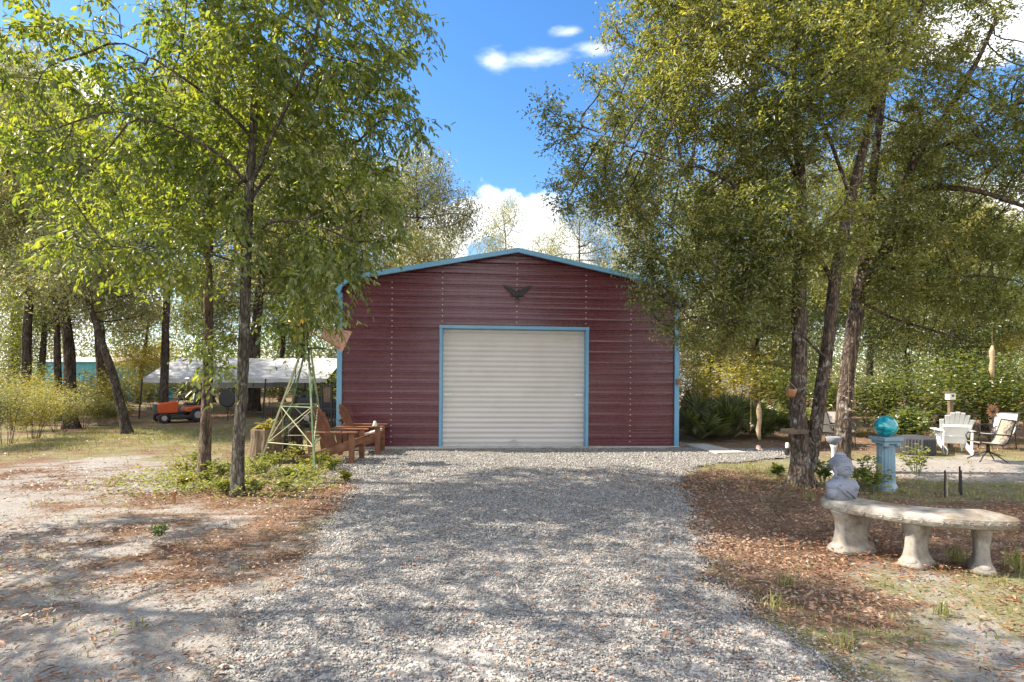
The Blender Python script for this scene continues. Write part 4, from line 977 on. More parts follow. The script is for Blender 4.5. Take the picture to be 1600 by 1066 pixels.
# ------------------------------------------------------------------ adirondack chairs
def adirondack(name, mat, x, y, rz, label, group, sc_=1.0, fan=7, rounded=False):
    t = empty(name, (x, y, 0), rz, label, 'garden chair', group); t.scale = (sc_,)*3
    # local: +x forward; seat slopes back
    W = .54; slope = R(-13)
    for s in (-1, 1):
        MB().bar((.42, s*(W/2), .0), (.42, s*(W/2), .53), .1, .028, (0, 1, 0)).build('front_leg', mat, t, bevel=.004)
        MB().bar((.44, s*(W/2-.03), .33), (-.5, s*(W/2-.03), .045), .025, .13, (0, 0, 1)).build('side_rail', mat, t, bevel=.004)
        pl = [(.52, -.06), (.54, .0), (.52, .06), (.3, .075), (-.36, .045), (-.36, -.045), (.3, -.07)]
        mb = MB(); n = len(pl)
        vs = [Vector((px, s*(W/2+.03)+py, .53)) for px, py in pl]+[Vector((px, s*(W/2+.03)+py, .552)) for px, py in pl]
        mb.add(vs, [tuple(range(n-1, -1, -1)), tuple(range(n, 2*n))]+[(i, (i+1) % n, (i+1) % n+n, i+n) for i in range(n)]).build('arm', mat, t, bevel=.004)
        MB().bar((-.28, s*(W/2+.0), .0), (-.34, s*(W/2+.0), .53), .09, .026, (0, 1, 0)).build('rear_leg', mat, t, bevel=.004)
    seat = MB()
    for i in range(7):
        q = i/6; seat.bar((.44-.075*i, -W/2+.01, .405-.026*i), (.44-.075*i, W/2-.01, .405-.026*i), .066, .02, (math.sin(-slope)*-1, 0, 1))
    seat.bar((.44, -W/2, .345), (.44, W/2, .345), .1, .022, (1, 0, 0))
    seat.build('seat', mat, t, bevel=.003)
    back = MB(); rt = R(24)
    for i in range(fan):
        q = (i-(fan-1)/2)/((fan-1)/2); top_z = .82-.13*q*q if not rounded else .84-.2*q*q
        b = Vector((-.02, q*.2, .22)); e = b+Vector((-math.sin(rt)*top_z, q*.09, math.cos(rt)*top_z))
        back.bar(b, e, .086 if rounded else .068, .018, (1, 0, .4))
    back.bar((-.13, -.24, .42), (-.13, .24, .42), .06, .022, (1, 0, 0)); back.bar((-.3, -.27, .66), (-.3, .27, .66), .06, .022, (1, 0, 0))
    back.build('backrest', mat, t, bevel=.003)
    return t
p = G(556, 724)
adirondack('adirondack_chair', M['wood_red'], p.x-.47, p.y+.26, R(-3), 'reddish wooden lounge chair nearest the windmill, its arms pointing to the drive', 'wooden chairs by the shed corner')
p2 = G(586, 712)
adirondack('adirondack_chair', M['wood_red'], p2.x-.42, p2.y+.36, R(4), 'reddish wooden lounge chair closest to the shed wall, small bell on its arm', 'wooden chairs by the shed corner')
mb = MB(); mb.lathe([(.001, .1), (.018, .1), (.03, .075), (.04, .03), (.055, 0), (.05, 0)][::-1], n=20); b = mb.build('cone_bell', M['cream'], None, smooth=True); b.location = (p2.x-.02, p2.y+.07, .553)
tag(b, 'small cream bell shaped ornament on the arm of the far wooden chair', 'ornament')
mb = MB(); mb.box((0, 0, .0), (.38, .34, .05)); b = mb.build('seat_cloth', M['cushion'], None, bevel=.02); b.location = (p2.x-.15, p2.y+.37, .405); b.rotation_euler = (0, R(-16), .1)
tag(b, 'folded pale cloth on the seat of the far wooden chair', 'cloth')

# ------------------------------------------------------------------ log planter and plants
def flarelog(a, z): return 1+.07*math.sin(5*a+1)+.04*math.sin(9*a)+.02*math.sin(17*a+z*9)
p = G(408, 722)
lg = empty('log_planter', (p.x, p.y+.2, 0), 0, 'weathered hollow log planter between the grey trunk and the windmill', 'planter')
MB().lathe([(.27, -.02), (.25, .15), (.235, .4), (.24, .56), (.19, .57), (.18, .5), (.01, .49)], n=40, flute=flarelog).build('log', M['wood_grey'], lg)
p = G(432, 716)
lg2 = empty('stump', (p.x+.05, p.y+.55, 0), 0, 'darker stump standing behind the log planter', 'stump')
MB().lathe([(.24, -.02), (.2, .2), (.19, .52), (.17, .54), (.01, .53)], n=36, flute=flarelog).build('stump_body', M['bark_far'], lg2)
def leafy(name, x, y, h, rad, n, mat, label, group=None, cat='plant', ll=.09, lw=.4, z0=0, stems=7, up=.6, mesh=None, per=9):
    root = empty(name, (x, y, z0), random.uniform(0, 6), label, cat, group)
    a = rng.uniform(0, 6.28, stems*n//10+3); m = len(a); le = rng.uniform(.1, 1, m)*rad; hh = h*rng.uniform(.5, 1.05, m)
    b = np.stack([np.cos(a)*rad*.15, np.sin(a)*rad*.15, 0*a], -1); e = np.stack([np.cos(a)*le, np.sin(a)*le, hh], -1)
    t = rng.uniform(.25, 1, (m, per)); P_ = b[:, None]+(e-b)[:, None]*t[..., None]; P_[..., 2] += .12*h*np.sin(np.pi*t)
    P_ = P_.reshape(-1, 3)+rng.normal(0, .02*h/.3, (m*per, 3)); P_[:, 2] = np.maximum(P_[:, 2], .01)
    A_ = rng.normal(0, 1, P_.shape); A_[:, :2] += np.repeat(e-b, per, 0)[:, :2]*2; A_[:, 2] = A_[:, 2]*.3+.2
    V, f, k = leaves(P_, A_, rng.normal(0, .4, P_.shape)+np.array([0, 0, 1]), ll*rng.uniform(.6, 1.2, len(P_)), lw)
    npmesh('leaves', V, f, k, M[mat], root)
    st_ = MB()
    for i in range(min(m, 14)): st_.tube([Vector(b[i]), Vector((b[i]+e[i])/2)+Vector((0, 0, .1*h)), Vector(e[i])], [.005, .004, .002], 4, False)
    st_.build('stem', M['bark_far'] if h > 1 else M['leaf_dark'], root)
    return root
leafy('potted_plant', lg.location.x, lg.location.y, .22, .26, 14, 'leaf_yellow', 'yellow green plant growing out of the log planter', z0=.5, ll=.13, lw=.3, per=6)
gp = [(292, 742, .3), (335, 752, .28), (350, 770, .2), (285, 762, .16), (410, 742, .3), (432, 730, .3), (462, 722, .32), (455, 750, .18), (520, 735, .2), (540, 752, .14), (395, 772, .16), (310, 728, .28), (445, 765, .12), (500, 728, .25)]
for i, (px, py, h) in enumerate(gp):
    q = G(px, py); leafy('leafy_plant', q.x, q.y, h, h*1.0, 22, 'leaf_plant' if i % 3 else 'leaf_yellow', 'low light green leafy plant in the bed around the two left trunks', 'low plants around the left trunks', ll=.075)
q = G(250, 838); leafy('leafy_weed', q.x, q.y, .1, .08, 14, 'leaf_dark', 'small dark green weed alone on the sand in the left foreground', ll=.05)
q = G(272, 784); tag(MB().box((0, 0, .05), (.025, .025, .13)).build('wooden_stake', M['rust'], None, loc=tuple(q)), 'short rusty stake sticking out of the left plant bed', 'stake')

x, y = scatter(16000, -6, -1.9, 5.9, 10.2, lambda x, y: np.clip((blob(x, y, -3.7, 7.6, 1.3, .8)+.9*blob(x, y, -3.0, 8.6, .9, 1.0)+.7*blob(x, y, -4.6, 8.2, .7, .6))*2.2*(fbm(x, y, 2.4, 61)-.36)*2.4, 0, 1)*(sd_gravel(x, y) < -.15))
n = len(x); a = rng.uniform(0, 6.28, n)
V, f, k = leaves(np.stack([x, y, rng.uniform(.01, .13, n)*(.5+fbm(x, y, 3, 62))], -1), np.stack([np.cos(a), np.sin(a), rng.normal(.15, .35, n)], -1), rng.normal(0, .4, (n, 3))+np.array([0, 0, 1]), rng.uniform(.03, .07, n), .45)
tag(npmesh('ground_cover', V, f, k, M['leaf_plant']), 'low light green creeping leaves around the two left trunks', 'ground cover', kind='stuff')
# tall weeds at the left
for i, (px, py, h, rd) in enumerate(((10, 694, 1.5, .9), (52, 686, 1.35, .8), (95, 676, 1.25, .9), (128, 668, 1.2, .9), (-40, 700, 1.6, .9), (30, 672, 1.7, 1.0), (160, 664, .8, .7), (185, 660, .6, .6))):
    q = G(px, py); lb = ['feathery yellow green weed bush at the left edge nearest the sand', 'second weed bush from the left edge', 'rounded weed bush below the two thick trunks', 'weed bush at the right end of the left thicket', 'weed bush cut off by the left edge',
                         'taller weed bush behind the others at the left edge', 'low weed clump left of the leaning trunk', 'small weed clump under the leaning trunk'][i]
    leafy('weed_bush', q.x, q.y, h, rd, 420, 'leaf_yellow' if i % 2 else 'leaf_far', lb, 'weed bushes at the left edge', 'bush', ll=.06, lw=.24, per=16)

# palmettos
def palmetto(x, y, s, label):
    root = empty('palmetto', (x, y, 0), 0, label, 'palmetto', 'palmettos right of the shed')
    nf = 26; Ps = []; As = []; Ns = []; Ls = []; stm = MB()
    for i in range(nf):
        a = random.uniform(0, 6.28); el = random.uniform(.35, 1.35); ln = s*random.uniform(.45, .8); d = Vector((math.cos(a)*math.cos(el), math.sin(a)*math.cos(el), math.sin(el)))
        tip_ = d*ln; stm.tube([Vector((0, 0, 0)), tip_*.6+Vector((0, 0, .03)), tip_], [.012, .009, .006], 5, False)
        side = d.cross(Vector((0, 0, 1))).normalized(); up = side.cross(d)
        for k in range(22):
            th = (k/21-.5)*R(235); v = d*math.cos(th)+side*math.sin(th)+up*.12*math.cos(th*2)
            Ps.append(tip_); As.append(v+Vector((0, 0, -.12*abs(th)))); Ns.append(up+Vector(rng.normal(0, .15, 3))); Ls.append(s*.5*(1-.25*abs(th)/2)*random.uniform(.85, 1.1))
    V, f, k = leaves(np.array(Ps), np.array(As), np.array(Ns), np.array(Ls), .07)
    npmesh('fronds', V, f, k, M['leaf_palm'], root); stm.build('stem', M['leaf_palm'], root)
for px, py, s, lb in ((1108, 692, 1.0, 'saw palmetto nearest the right corner of the shed'), (1160, 690, 1.05, 'larger saw palmetto behind the shell chime'), (1210, 688, .8, 'smaller palmetto just left of the twin oak trunks'), (1140, 684, .9, 'palmetto half hidden between the two larger ones')):
    q = G(px, py); palmetto(q.x, q.y+.6, s, lb)
# understory bushes right
ub = [(1085, 676, 14.5, 2.0, 'leaf_yellow', 'sunlit vine covered bush beside the shed right wall'), (1150, 670, 15.5, 2.2, 'leaf_yellow', 'yellow green bush above the palmettos'), (1235, 668, 15, 2.0, 'leaf_dark', 'green bush seen between palmettos and twin trunks'),
      (1300, 668, 14, 1.8, 'leaf_dark', 'dark bush right behind the oak trunks'), (1370, 672, 13.2, 1.7, 'leaf_dark', 'dark bush behind the blue pedestal'), (1435, 668, 12.8, 1.9, 'leaf_dark', 'dark bush behind the covered fire pit'),
      (1500, 664, 13.2, 2.1, 'leaf_dark', 'dark bush behind the birdhouse post'), (1560, 664, 12.6, 2.0, 'leaf_dark', 'dark bush behind the rusty flower spinner'), (1625, 664, 12, 2.0, 'leaf_dark', 'dark bush at the right edge behind the patio'),
      (1415, 660, 11.6, .8, 'leaf_dark', 'low bright green bush left of the white chair'), (1270, 690, 12.5, .7, 'leaf_plant', 'low green shrub behind the twin trunks')]
for px, py, Y_, h, mt, lb in ub:
    leafy('understory_bush', (px-800)*Y_/F, Y_, h, h*.55, 170, mt, lb, 'bushes in the right understory', 'bush', ll=.1, lw=.45, per=20)
ub2 = [(600, 15.5, 1.2), (180, 21, 1.6), (240, 24.5, 1.5), (300, 25.5, 1.8), (360, 25, 1.6), (420, 25.5, 1.9), (480, 25, 1.8), (530, 20, 1.9), (140, 24, 1.8), (90, 22, 2.0), (30, 20, 2.0), (500, 17.5, 1.0)]
for px, Y_, h in ub2:
    leafy('understory_bush', (px-800)*Y_/F, Y_, h, h*.75, 110, random.choice(['leaf_far', 'leaf_yellow', 'leaf_dark']), 'green undergrowth bush in the woods behind the canopy', 'bushes in the left understory', 'bush', ll=.13, lw=.45, per=18)

# ------------------------------------------------------------------ curved stone bench
bc = Vector((3.72, 5.12, 0)); Rb = .86; hw = .175; bz = .40
bn = empty('stone_bench', bc, 0, 'curved cast stone bench with scroll carved edge on three supports', 'bench')
A0, A1 = R(196), R(277); na = 64
prof = [(-hw, -.05), (-hw-.012, -.018), (-hw-.004, .014), (-hw+.02, .028), (0, .031), (hw-.02, .028), (hw+.004, .014), (hw+.012, -.018), (hw, -.05), (hw-.03, -.065), (-hw+.03, -.065)]
vs = []; kp = len(prof)
for i in range(na+1):
    a = A0+(A1-A0)*i/na; e = min(i, na-i)/3.0; sh = 1 if e >= 1 else .86+.14*math.sin(e*math.pi/2)
    rip = .003*math.sin(a*Rb/.055*math.pi)
    for j, (dr, dz) in enumerate(prof):
        rr = Rb+dr*sh+(rip if j in (7, 8) else 0); vs.append((rr*math.cos(a), rr*math.sin(a), bz+dz*(.9+.1*sh)))
fs = [(i*kp+j, i*kp+(j+1) % kp, (i+1)*kp+(j+1) % kp, (i+1)*kp+j) for i in range(na) for j in range(kp)]
fs += [tuple(range(kp)), tuple(na*kp+j for j in range(kp-1, -1, -1))]
MB().add(vs, fs).build('seat_slab', M['bench'], bn, smooth=False)
# carved scrolls along the outer edge
mb = MB(); a = A0+.06
while a < A1-.04:
    c = Vector(((Rb+hw+.006)*math.cos(a), (Rb+hw+.006)*math.sin(a), bz-.02)); tx = Vector((-math.sin(a), math.cos(a), 0))
    sp = [c+tx*(.024*(1-q*.75))*math.cos(q*9)+Vector((0, 0, 1))*(.024*(1-q*.75))*math.sin(q*9) for q in np.linspace(0, 1, 12)]
    mb.tube(sp, .0055, 5); a += .062
mb.build('scroll_carving', M['bench'], bn, smooth=True)
def support(aa, ra, q_=1.0):
    # scroll-shaped slab spanning the width of the bench
    mb = MB(); n = 22
    vs = []; m_ = 24
    for i in range(n+1):
        t = i/n; z = -.02+(bz-.035)*t
        wd = .145+.02*math.cos((t-.0)*math.pi*2)*.3+.035*t**2+.05*math.exp(-((t-.06)/.1)**2)
        th = .064+.01*math.cos(t*math.pi*2)+.03*math.exp(-((t-.05)/.12)**2)
        shift = .015*math.sin(t*math.pi*2)
        for j in range(m_):
            b = 2*math.pi*j/m_; cx_, cy_ = math.cos(b), math.sin(b)
            x = math.copysign(abs(cx_)**.4, cx_)*wd; y = math.copysign(abs(cy_)**.4, cy_)*th*(1+.12*math.cos(x/wd*9))
            vs.append((x+shift, y, z))
    fs = [(i*m_+j, i*m_+(j+1) % m_, (i+1)*m_+(j+1) % m_, (i+1)*m_+j) for i in range(n) for j in range(m_)]+[tuple(range(m_-1, -1, -1)), tuple(n*m_+j for j in range(m_))]
    mb.add(vs, fs)
    mb.ell((.15, 0, .03), (.05, .075, .045), 14, 8); mb.ell((-.15, 0, .03), (.05, .075, .045), 14, 8)
    mb.build('support', M['bench'], bn, smooth=True, loc=(Rb*math.cos(aa), Rb*math.sin(aa), 0), rot=(0, 0, ra)).scale = (q_, q_, 1)
for aa, ra, q_ in ((R(207), R(192), 1), (R(238), R(212), .84), (R(267), R(236), .76)): support(aa, ra, q_)

# ------------------------------------------------------------------ stone bust with topknot
bx = bc+Vector((Rb*math.cos(R(201)), Rb*math.sin(R(201)), 0)); 
bu = MB()
def lo(pts, n=28):      # z, rx, ry, cy
    vs = []
    for z, rx, ry, cy in pts:
        for j in range(n):
            a = 2*math.pi*j/n; c_, s_ = math.cos(a), math.sin(a); vs.append((math.copysign(abs(c_)**.85, c_)*rx, cy+math.copysign(abs(s_)**.9, s_)*ry, z))
    k = len(pts); bu.add(vs, [(i*n+j, i*n+(j+1) % n, (i+1)*n+(j+1) % n, (i+1)*n+j) for i in range(k-1) for j in range(n)]+[tuple(range(n-1, -1, -1)), tuple((k-1)*n+j for j in range(n))])
# faces -y
lo([(0, .122, .075, 0), (.03, .13, .08, 0), (.09, .136, .085, 0), (.125, .13, .08, .002), (.15, .105, .068, .005), (.168, .075, .055, .008), (.18, .05, .046, .01), (.2, .044, .043, .008), (.23, .044, .044, .002)])
for s in (-1, 1):
    bu.ell((s*.106, 0, .115), (.036, .055, .045), 14, 10); bu.ell((s*.112, -.005, .06), (.03, .05, .06), 14, 10)
    bu.ell((s*.055, -.055, .1), (.055, .035, .04), 14, 10)
hz = .274
bu.ell((0, 0, hz), (.073, .075, .088), 24, 18); bu.ell((0, -.028, hz-.035), (.05, .05, .05), 18, 12); bu.ell((0, -.05, hz-.068), (.022, .022, .018), 12, 8)
bu.ell((0, .012, hz+.035), (.079, .075, .06), 20, 12); bu.ell((0, .012, hz+.088), (.04, .04, .038), 16, 10); bu.ell((0, .012, hz+.06), (.058, .056, .04), 16, 10)
bu.tube([(0, -.074, hz+.012), (0, -.086, hz-.02), (0, -.083, hz-.03)], [.007, .014, .01], 8)
bu.ell((-.009, -.078, hz-.029), .0075, 8, 6); bu.ell((.009, -.078, hz-.029), .0075, 8, 6)
for s in (-1, 1):
    bu.ell((s*.028, -.063, hz-.001), (.019, .014, .009), 12, 8); bu.tube([(s*.008, -.075, hz+.012), (s*.028, -.071, hz+.022), (s*.048, -.055, hz+.014)], [.006, .007, .004], 6)
    bu.tube([(s*.068, .005, hz+.02), (s*.074, .005, hz-.01), (s*.07, .0, hz-.05), (s*.062, -.002, hz-.085)], [.008, .013, .011, .009], 8)
bu.tube([(-.02, -.07, hz-.046), (-.008, -.079, hz-.044), (.008, -.079, hz-.044), (.02, -.07, hz-.046)], [.004, .009, .009, .004], 6)
bu.tube([(-.014, -.073, hz-.053), (0, -.078, hz-.054), (.014, -.073, hz-.053)], [.003, .006, .003], 6)
bu.tube([(-.1, -.06, .14), (-.05, -.085, .085), (.02, -.09, .03), (.05, -.082, .0)], [.005, .006, .006, .005], 6)
bu.tube([(-.118, -.055, .12), (-.07, -.085, .06), (-.01, -.088, .01)], [.004, .006, .004], 6)
body = bu.build('bust_body', M['stone_buddha'], None)
rm = body.modifiers.new('r', 'REMESH'); rm.mode = 'VOXEL'; rm.voxel_size = .0034; rm.use_smooth_shade = True
sm = body.modifiers.new('s', 'SMOOTH'); sm.factor = .4; sm.iterations = 1
bust = empty('stone_bust', (bx.x, bx.y, bz+.03), R(14), 'grey stone bust of a serene figure with curled topknot on the left bench end', 'statue')
bust.rotation_euler = (0, 0, R(24)); bust.scale = (1.17, 1.1, 1.0); body.parent = bust
mb = MB()
rows = 11
for i in range(rows):       # hair curls
    z = hz-.01+i*.0125+(.0)
    for j in range(34):
        a = 2*math.pi*(j+.5*(i % 2))/34
        zz = (z-hz-.035)/.06
        if abs(zz) >= 1: continue
        r_ = math.sqrt(1-zz*zz)*.073; x = 1.09*r_*math.cos(a); y = .012+r_*math.sin(a)
        if y < -.028-.0*i and z < hz+.042+.012*abs(math.cos(a))*0: continue
        mb.ell((x, y, z), .0062, 6, 4)
for i in range(5):
    zz = -.6+i*.35; r_ = math.sqrt(max(0, 1-zz*zz))*.04; n = max(4, int(r_/.0021))
    for j in range(n): a = 2*math.pi*j/n; mb.ell((r_*math.cos(a), .012+r_*math.sin(a), hz+.088+zz*.038), .006, 6, 4)
mb.build('hair_curls', M['stone_buddha'], bust, smooth=True)

# ------------------------------------------------------------------ blue pedestal with glass ball
p = G(1384, 764); pd = empty('blue_pedestal', p, R(8), 'fluted blue column pedestal carrying the teal glass ball', 'pedestal')
fl = lambda a, z: 1-.06*abs(math.sin(8*a)) if .08 < z < .6 else 1
MB().lathe([(.135, -.02), (.138, .03), (.125, .06), (.112, .09), (.108, .3), (.103, .55), (.108, .58), (.112, .6)], n=96, flute=fl).build('shaft', M['pedestal'], pd)
mb = MB(); mb.box((0, 0, .63), (.23, .23, .045)); mb.box((0, 0, .675), (.28, .28, .05)); mb.ell((.09, -.1, .6), (.035, .03, .035), 10, 8); mb.ell((-.09, -.1, .6), (.04, .035, .04), 10, 8); mb.build('capital', M['pedestal'], pd, bevel=.008)
b = MB().ell((0, 0, .14), .14, 32, 20).build('glass_ball', M['ball'], None, smooth=True, loc=(p.x, p.y, .7)); tag(b, 'swirled teal glass gazing ball on top of the blue pedestal', 'glass ball')
for i, (px, py, h, lb) in enumerate(((1345, 765, .42, 'leafy yellow green plant left of the blue pedestal'), (1432, 742, .45, 'tall leafy plant right of the blue pedestal'), (1368, 770, .35, 'low vine at the left foot of the blue pedestal'), (1215, 745, .18, 'small green seedling beside the twin trunks'), (1285, 755, .3, 'green sprouts at the foot of the dark oak trunk'), (1418, 700, .6, 'pale green vine just behind the blue pedestal'))):
    q = G(px, py); leafy('vine_plant', q.x, q.y, h, h*.55, 20, 'leaf_plant' if i not in (3, 4) else 'leaf_dark', lb, None, ll=.08, lw=.45)

# pale ornament beside pedestal
p = G(1334, 752); o_ = empty('garden_birdbath', (p.x, p.y+.5, 0), 0, 'small pale grey birdbath between the dark oak trunk and the pedestal', 'birdbath')
MB().lathe([(.09, -.02), (.1, .02), (.05, .08), (.035, .3), (.045, .42), (.07, .46)], n=24).build('stem', M['white'], o_, smooth=True)
MB().lathe([(.06, .46), (.13, .52), (.155, .58), (.145, .585), (.11, .54), (.01, .52)], n=28).build('bowl', M['stone_buddha'], o_, smooth=True); o_.scale = (.68, .68, 1)

# ------------------------------------------------------------------ covered fire pit
p = G(1447, 711); fp = empty('covered_fire_pit', p+Vector((0, .3, 0)), R(10), 'octagonal fire pit under a pleated charcoal cover', 'fire pit')
pl = lambda a, z: (1/max(math.cos(((a+math.pi/8) % (math.pi/4))-math.pi/8), .9))*(1+(.02*math.sin(40*a) if z < .3 else .004*math.sin(16*a)))
MB().lathe([(.33, 0), (.33, .1), (.325, .28), (.32, .3), (.16, .345), (.02, .36)], n=160, flute=pl).build('cover', M['cover'], fp)

# ------------------------------------------------------------------ patio chairs
p = G(1512, 711)
ad = adirondack('plastic_chair', M['white'], p.x, p.y+.35, R(66), 'white plastic fan backed chair facing away beside the covered fire pit', None, .83, 7, True)
def slingchair(x, y, rz, label, fabric, swivel):
    t = empty('patio_chair', (x, y, 0), rz, label, 'patio chair', 'metal patio chairs'); t.scale = (.8, .8, .8)
    # +x forward
    def curve(s): return [(.26, s, .43), (.0, s, .40), (-.2, s, .39), (-.27, s, .48), (-.4, s, .92)]
    vs = []
    for q in curve(0): vs += [(q[0], -.25, q[2]), (q[0], .25, q[2])]
    n = 5; vs2 = [(a, b, c+.0) for a, b, c in vs]; th = .045 if not swivel else .012
    vt = [(a+(-th if i >= 6 else 0), b, c-(th if i < 6 else 0)) for i, (a, b, c) in enumerate(vs)]
    fs = [(2*i, 2*i+1, 2*i+3, 2*i+2) for i in range(4)]+[(10+2*i, 10+2*i+2, 10+2*i+3, 10+2*i+1) for i in range(4)]+[(2*i, 2*i+2, 12+2*i, 10+2*i) for i in range(4)]+[(2*i+1, 11+2*i, 13+2*i, 2*i+3) for i in range(4)]+[(0, 10, 11, 1), (8, 9, 19, 18)]
    MB().add(vs+vt, fs).build('sling', fabric, t, bevel=.004)
    for s in (-.26, .26):
        MB().tube(curve(s), .014, 8).build('side_frame', M['dark_metal'], t, smooth=True)
        MB().tube([(-.3, s*1.08, .6), (0, s*1.14, .62), (.22, s*1.12, .61), (.27, s*1.08, .55), (.24, s, .43)], .015, 8).build('arm', M['dark_metal'], t, smooth=True)
    MB().tube([(-.4, -.26, .92), (-.4, .26, .92)], .014, 8).build('top_bar', M['dark_metal'], t)
    if swivel:
        mb = MB(); mb.tube([(-.02, 0, .38), (-.02, 0, .2)], .035, 10)
        for k in range(4): a = math.pi/4+k*math.pi/2; mb.tube([(-.02, 0, .22), (.18*math.cos(a), .18*math.sin(a), .14), (.36*math.cos(a), .36*math.sin(a), .015)], .014, 8)
        mb.build('star_base', M['dark_metal'], t, smooth=True)
    else:
        for sx in (-.25, .24):
            for s in (-.26, .26): MB().tube([(sx, s, .42), (sx*1.15, s*1.05, 0)], .013, 8).build('leg', M['dark_metal'], t)
    return t
p = G(1550, 722); slingchair(p.x, p.y+.1, R(165), 'tan sling swivel chair on star base, nearest of the metal patio chairs', M['sling'], True)
p = G(1560, 706); slingchair(p.x+.42, p.y+.5, R(200), 'cream cushioned metal chair behind the tan sling chair', M['cushion'], False)
p = G(1392, 712); slingchair(p.x, p.y+1.6, R(260), 'pale sling chair half hidden behind the blue pedestal', M['cushion'], False)
p = G(1365, 712); slingchair(p.x, p.y+1.2, R(300), 'second pale chair just left behind the glass ball', M['sling'], False)

# birdhouse, flower spinner, stakes, lamp
p = Vector(((1485-800)*11.6/F, 11.6, 0)); bh = empty('birdhouse', p, 0, 'small pale birdhouse on a grey post behind the white chair', 'birdhouse')
zb = HC+(589-625)*11.6/F
MB().box((0, 0, zb/2), (.07, .07, zb)).build('post', M['wood_grey'], bh)
mb = MB(); mb.box((0, 0, zb+.08), (.13, .13, .15)); mb.build('box', M['cream'], bh, bevel=.004)
MB().box((0, 0, zb+.165), (.19, .19, .02)).build('roof', M['wood_grey'], bh)
MB().lathe([(.001, 0), (.022, 0), (.022, .01), (.001, .01)], n=14).build('entry_hole', M['black'], bh, loc=(0, -.066, zb+.09), rot=(R(90), 0, 0))
Ys = 11.3; p = Vector(((1551-800)*Ys/F, Ys, 0)); zf = HC+(589-642)*Ys/F
fs_ = empty('flower_spinner', p, 0, 'rusty sunflower shaped metal spinner on a stake behind the patio chairs', 'garden ornament')
mb = MB()
for k in range(14):
    a = 2*math.pi*k/14; u_ = Vector((math.cos(a), 0, math.sin(a))); v_ = Vector((-math.sin(a), 0, math.cos(a)))
    q = [u_*.04-v_*.012, u_*.1-v_*.022, u_*.14, u_*.1+v_*.022, u_*.04+v_*.012]; q2 = [x+Vector((0, .004, 0)) for x in q]; c = Vector((0, -.01*(k % 2), zf))
    mb.add([x+c for x in q+q2], [(0, 1, 2, 3, 4), (9, 8, 7, 6, 5), (0, 5, 6, 1), (1, 6, 7, 2), (2, 7, 8, 3), (3, 8, 9, 4)])
mb.build('petals', M['rust'], fs_); MB().ell((0, -.02, zf), (.045, .02, .045), 14, 8).build('flower_centre', M['black'], fs_); MB().tube([(0, .01, 0), (0, .01, zf)], .008, 6).build('stake', M['dark_metal'], fs_)
for px, py, t_, mt, lb in ((1476, 776, 735, 'rust', 'left of the two short garden stakes behind the bench'), (1499, 772, 729, 'black', 'right of the two short garden stakes behind the bench')):
    q = G(px, py); h = HC+(589-t_)*q.y/F
    e = empty('garden_stake', q, 0, lb, 'stake', None)
    MB().tube([(0, 0, -.02), (.005, 0, h)], .01, 7).build('rod', M['dark_metal'], e)
    MB().tube([(.045, .02, -.02), (.035, .02, h*.85)], .012, 7).build('wrapped_rod', M['rope'] if mt == 'rust' else M['cover'], e)
q = G(1230, 712); sl_ = empty('solar_lamp', q, 0, 'small black and white garden lamp at the left foot of the twin trunks', 'garden lamp')
MB().lathe([(.04, 0), (.045, .02), (.045, .14), (.035, .15)], n=20).build('lamp_base', M['black'], sl_); MB().lathe([(.03, .15), (.035, .2), (.03, .24), (.01, .25)], n=20).build('lamp_glass', M['white'], sl_)
# wooden shelf feeder on the twin trunk
Yf = G(1252, 757).y-.16
fd = empty('wooden_feeder', at(1240, 676, Yf), R(10), 'weathered wooden shelf feeder fixed to the left twin trunk', 'bird feeder')
MB().box((0, 0, 0), (.28, .2, .02), .1).build('shelf', M['wood_grey'], fd); MB().bar((-.1, -.05, -.01), (.03, .1, -.16), .03, .03).build('bracket', M['wood_grey'], fd)
mb = MB(); mb.bar((-.13, -.09, .03), (.13, -.09, .03), .02, .035); mb.bar((-.13, .09, .03), (.13, .09, .03), .02, .035); mb.build('rim_board', M['wood_grey'], fd)
hp = empty('clay_pot', at(1236, 614, Yf-.02), 0, 'orange brown clay pot hung on the left twin trunk', 'pot')
MB().lathe([(.03, -.06), (.05, -.05), (.07, .02), (.075, .05), (.065, .05), (.05, 0), (.01, -.04)], n=20).build('pot_body', M['rust'], hp, smooth=True); MB().tube([(-.07, 0, .05), (0, .03, .15), (.07, 0, .05)], .004, 5).build('hanger', M['rope'], hp)
# shell chimes
def chime(px, py0, py1, py2, Y_, label, n, s=.03, wood=0, sp=.03):
    a = at(px, py0, Y_); m_ = at(px, py1, Y_); b = at(px, py2, Y_); r_ = empty('shell_chime', b, 0, label, 'wind chime', 'hanging shell chimes')
    h = a.z-b.z; h2 = m_.z-b.z; MB().tube([(0, 0, h2*.3), (.004, .002, h2), (0, 0, h)], .0022, 5).build('string', M['rope'], r_)
    if wood: MB().tube([(.01, 0, h2*.25), (-.012, 0, h2*.45), (.012, .01, h2*.65), (-.004, 0, h2*.85), (.006, 0, h2)], [wood*.6, wood, wood*.8, wood*1.1, wood*.4], 9).build('driftwood', M['rope'], r_, smooth=True)
    for i in range(n):
        zz = (h2*.22 if wood else h2)*random.random(); mm = Matrix.Rotation(random.uniform(0, 3), 3, 'Z') @ Matrix.Rotation(random.uniform(.2, 1.3), 3, 'X')
        MB().ell((random.uniform(-sp, sp), random.uniform(-sp, sp), zz), (s*random.uniform(.6, 1.3), s*random.uniform(.6, 1.0), s*.3), 10, 6, mm).build('shell', M['shell'], r_, smooth=True)
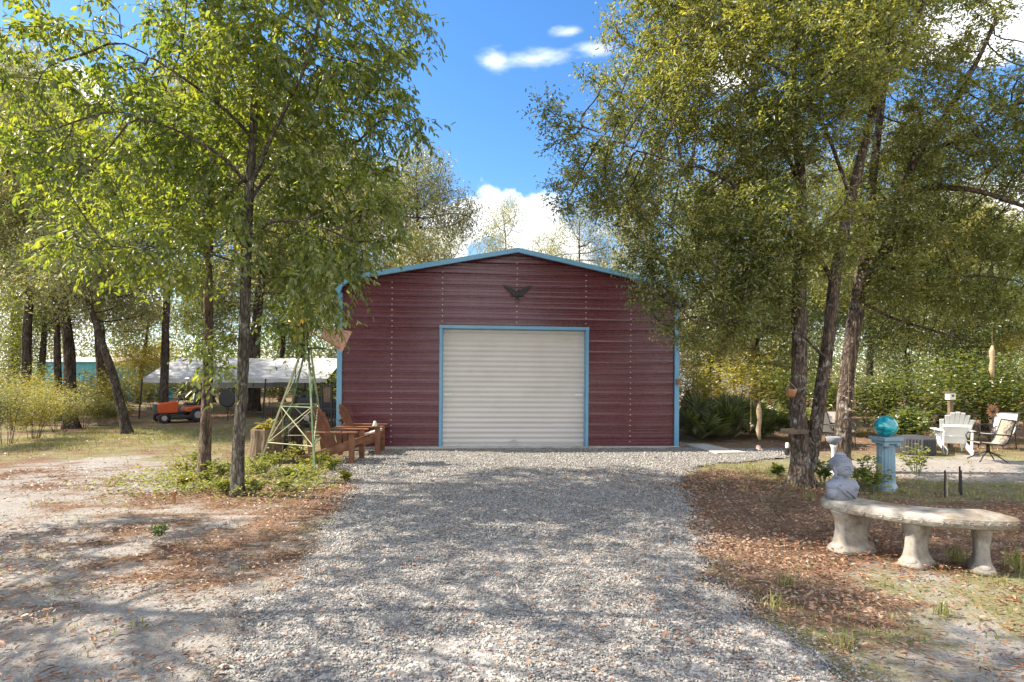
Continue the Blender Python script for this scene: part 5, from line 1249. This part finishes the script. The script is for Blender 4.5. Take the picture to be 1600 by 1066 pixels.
chime(1186, 560, 630, 706, 7.9, 'long driftwood piece with shells hanging left of the twin trunks', 5, .035, .035, .035)
chime(1173, 600, 662, 678, 8.0, 'short shell string just left of the long driftwood piece', 3, .022)
for px, a, m_, b, lb in ((1312, 520, 590, 640, 'shell string on the left of the dark oak trunk'), (1326, 530, 585, 650, 'shell string in front of the dark oak trunk'), (1336, 500, 600, 655, 'longest shell string right of the dark oak trunk'), (1298, 520, 575, 600, 'short shell string between the oak trunks')):
    chime(px, a, m_, b, 8.3, lb, 5, .022, 0, .06)
chime(1550, 500, 540, 606, 11.0, 'pale driftwood chime hanging high above the patio chairs', 4, .03, .045)
# dead twig pile under the oak
mb = MB()
for i in range(46):
    q = G(random.gauss(1215, 22), random.gauss(792, 7)); a = random.uniform(0, 6.28); l = random.uniform(.08, .3); d = Vector((math.cos(a), math.sin(a), random.uniform(0, .45)))
    z = random.uniform(.01, .05); mb.tube([q+Vector((0, 0, z)), q+d*l*.5+Vector((random.uniform(-.02, .02), 0, z+.015)), q+d*l+Vector((0, 0, z-.005))], [.006, .005, .002], 5, False)
tag(mb.build('twig_pile', M['wood_grey']), 'heap of bare dead twigs on the litter left of the bench', 'twigs', kind='stuff')
# grass tufts larger, near bench
def tuft(px, py, h, nb, lb):
    q = G(px, py); o = blades(np.array([0.]), np.array([0.]), np.array([h]), nb, .035, .004, 'grass_tuft'); o.location = (q.x, q.y, 0); tag(o, lb, 'grass tuft', 'taller grass tufts by the bench')
for px, py, h, nb, lb in ((1495, 878, .16, 46, 'taller grass tuft between the middle and right bench supports'), (1585, 890, .2, 50, 'taller grass tuft at the right edge beside the bench'), (1232, 915, .13, 34, 'grass tuft on the litter left of the bench'), (1210, 950, .13, 30, 'grass tuft at the gravel edge in the right foreground'),
                          (1265, 780, .14, 30, 'grass tuft at the foot of the twin trunks'), (1475, 960, .1, 40, 'wide grass tuft on the sand in the right foreground'), (1320, 1010, .1, 30, 'grass tuft low in the right foreground')): tuft(px, py, h, nb, lb)
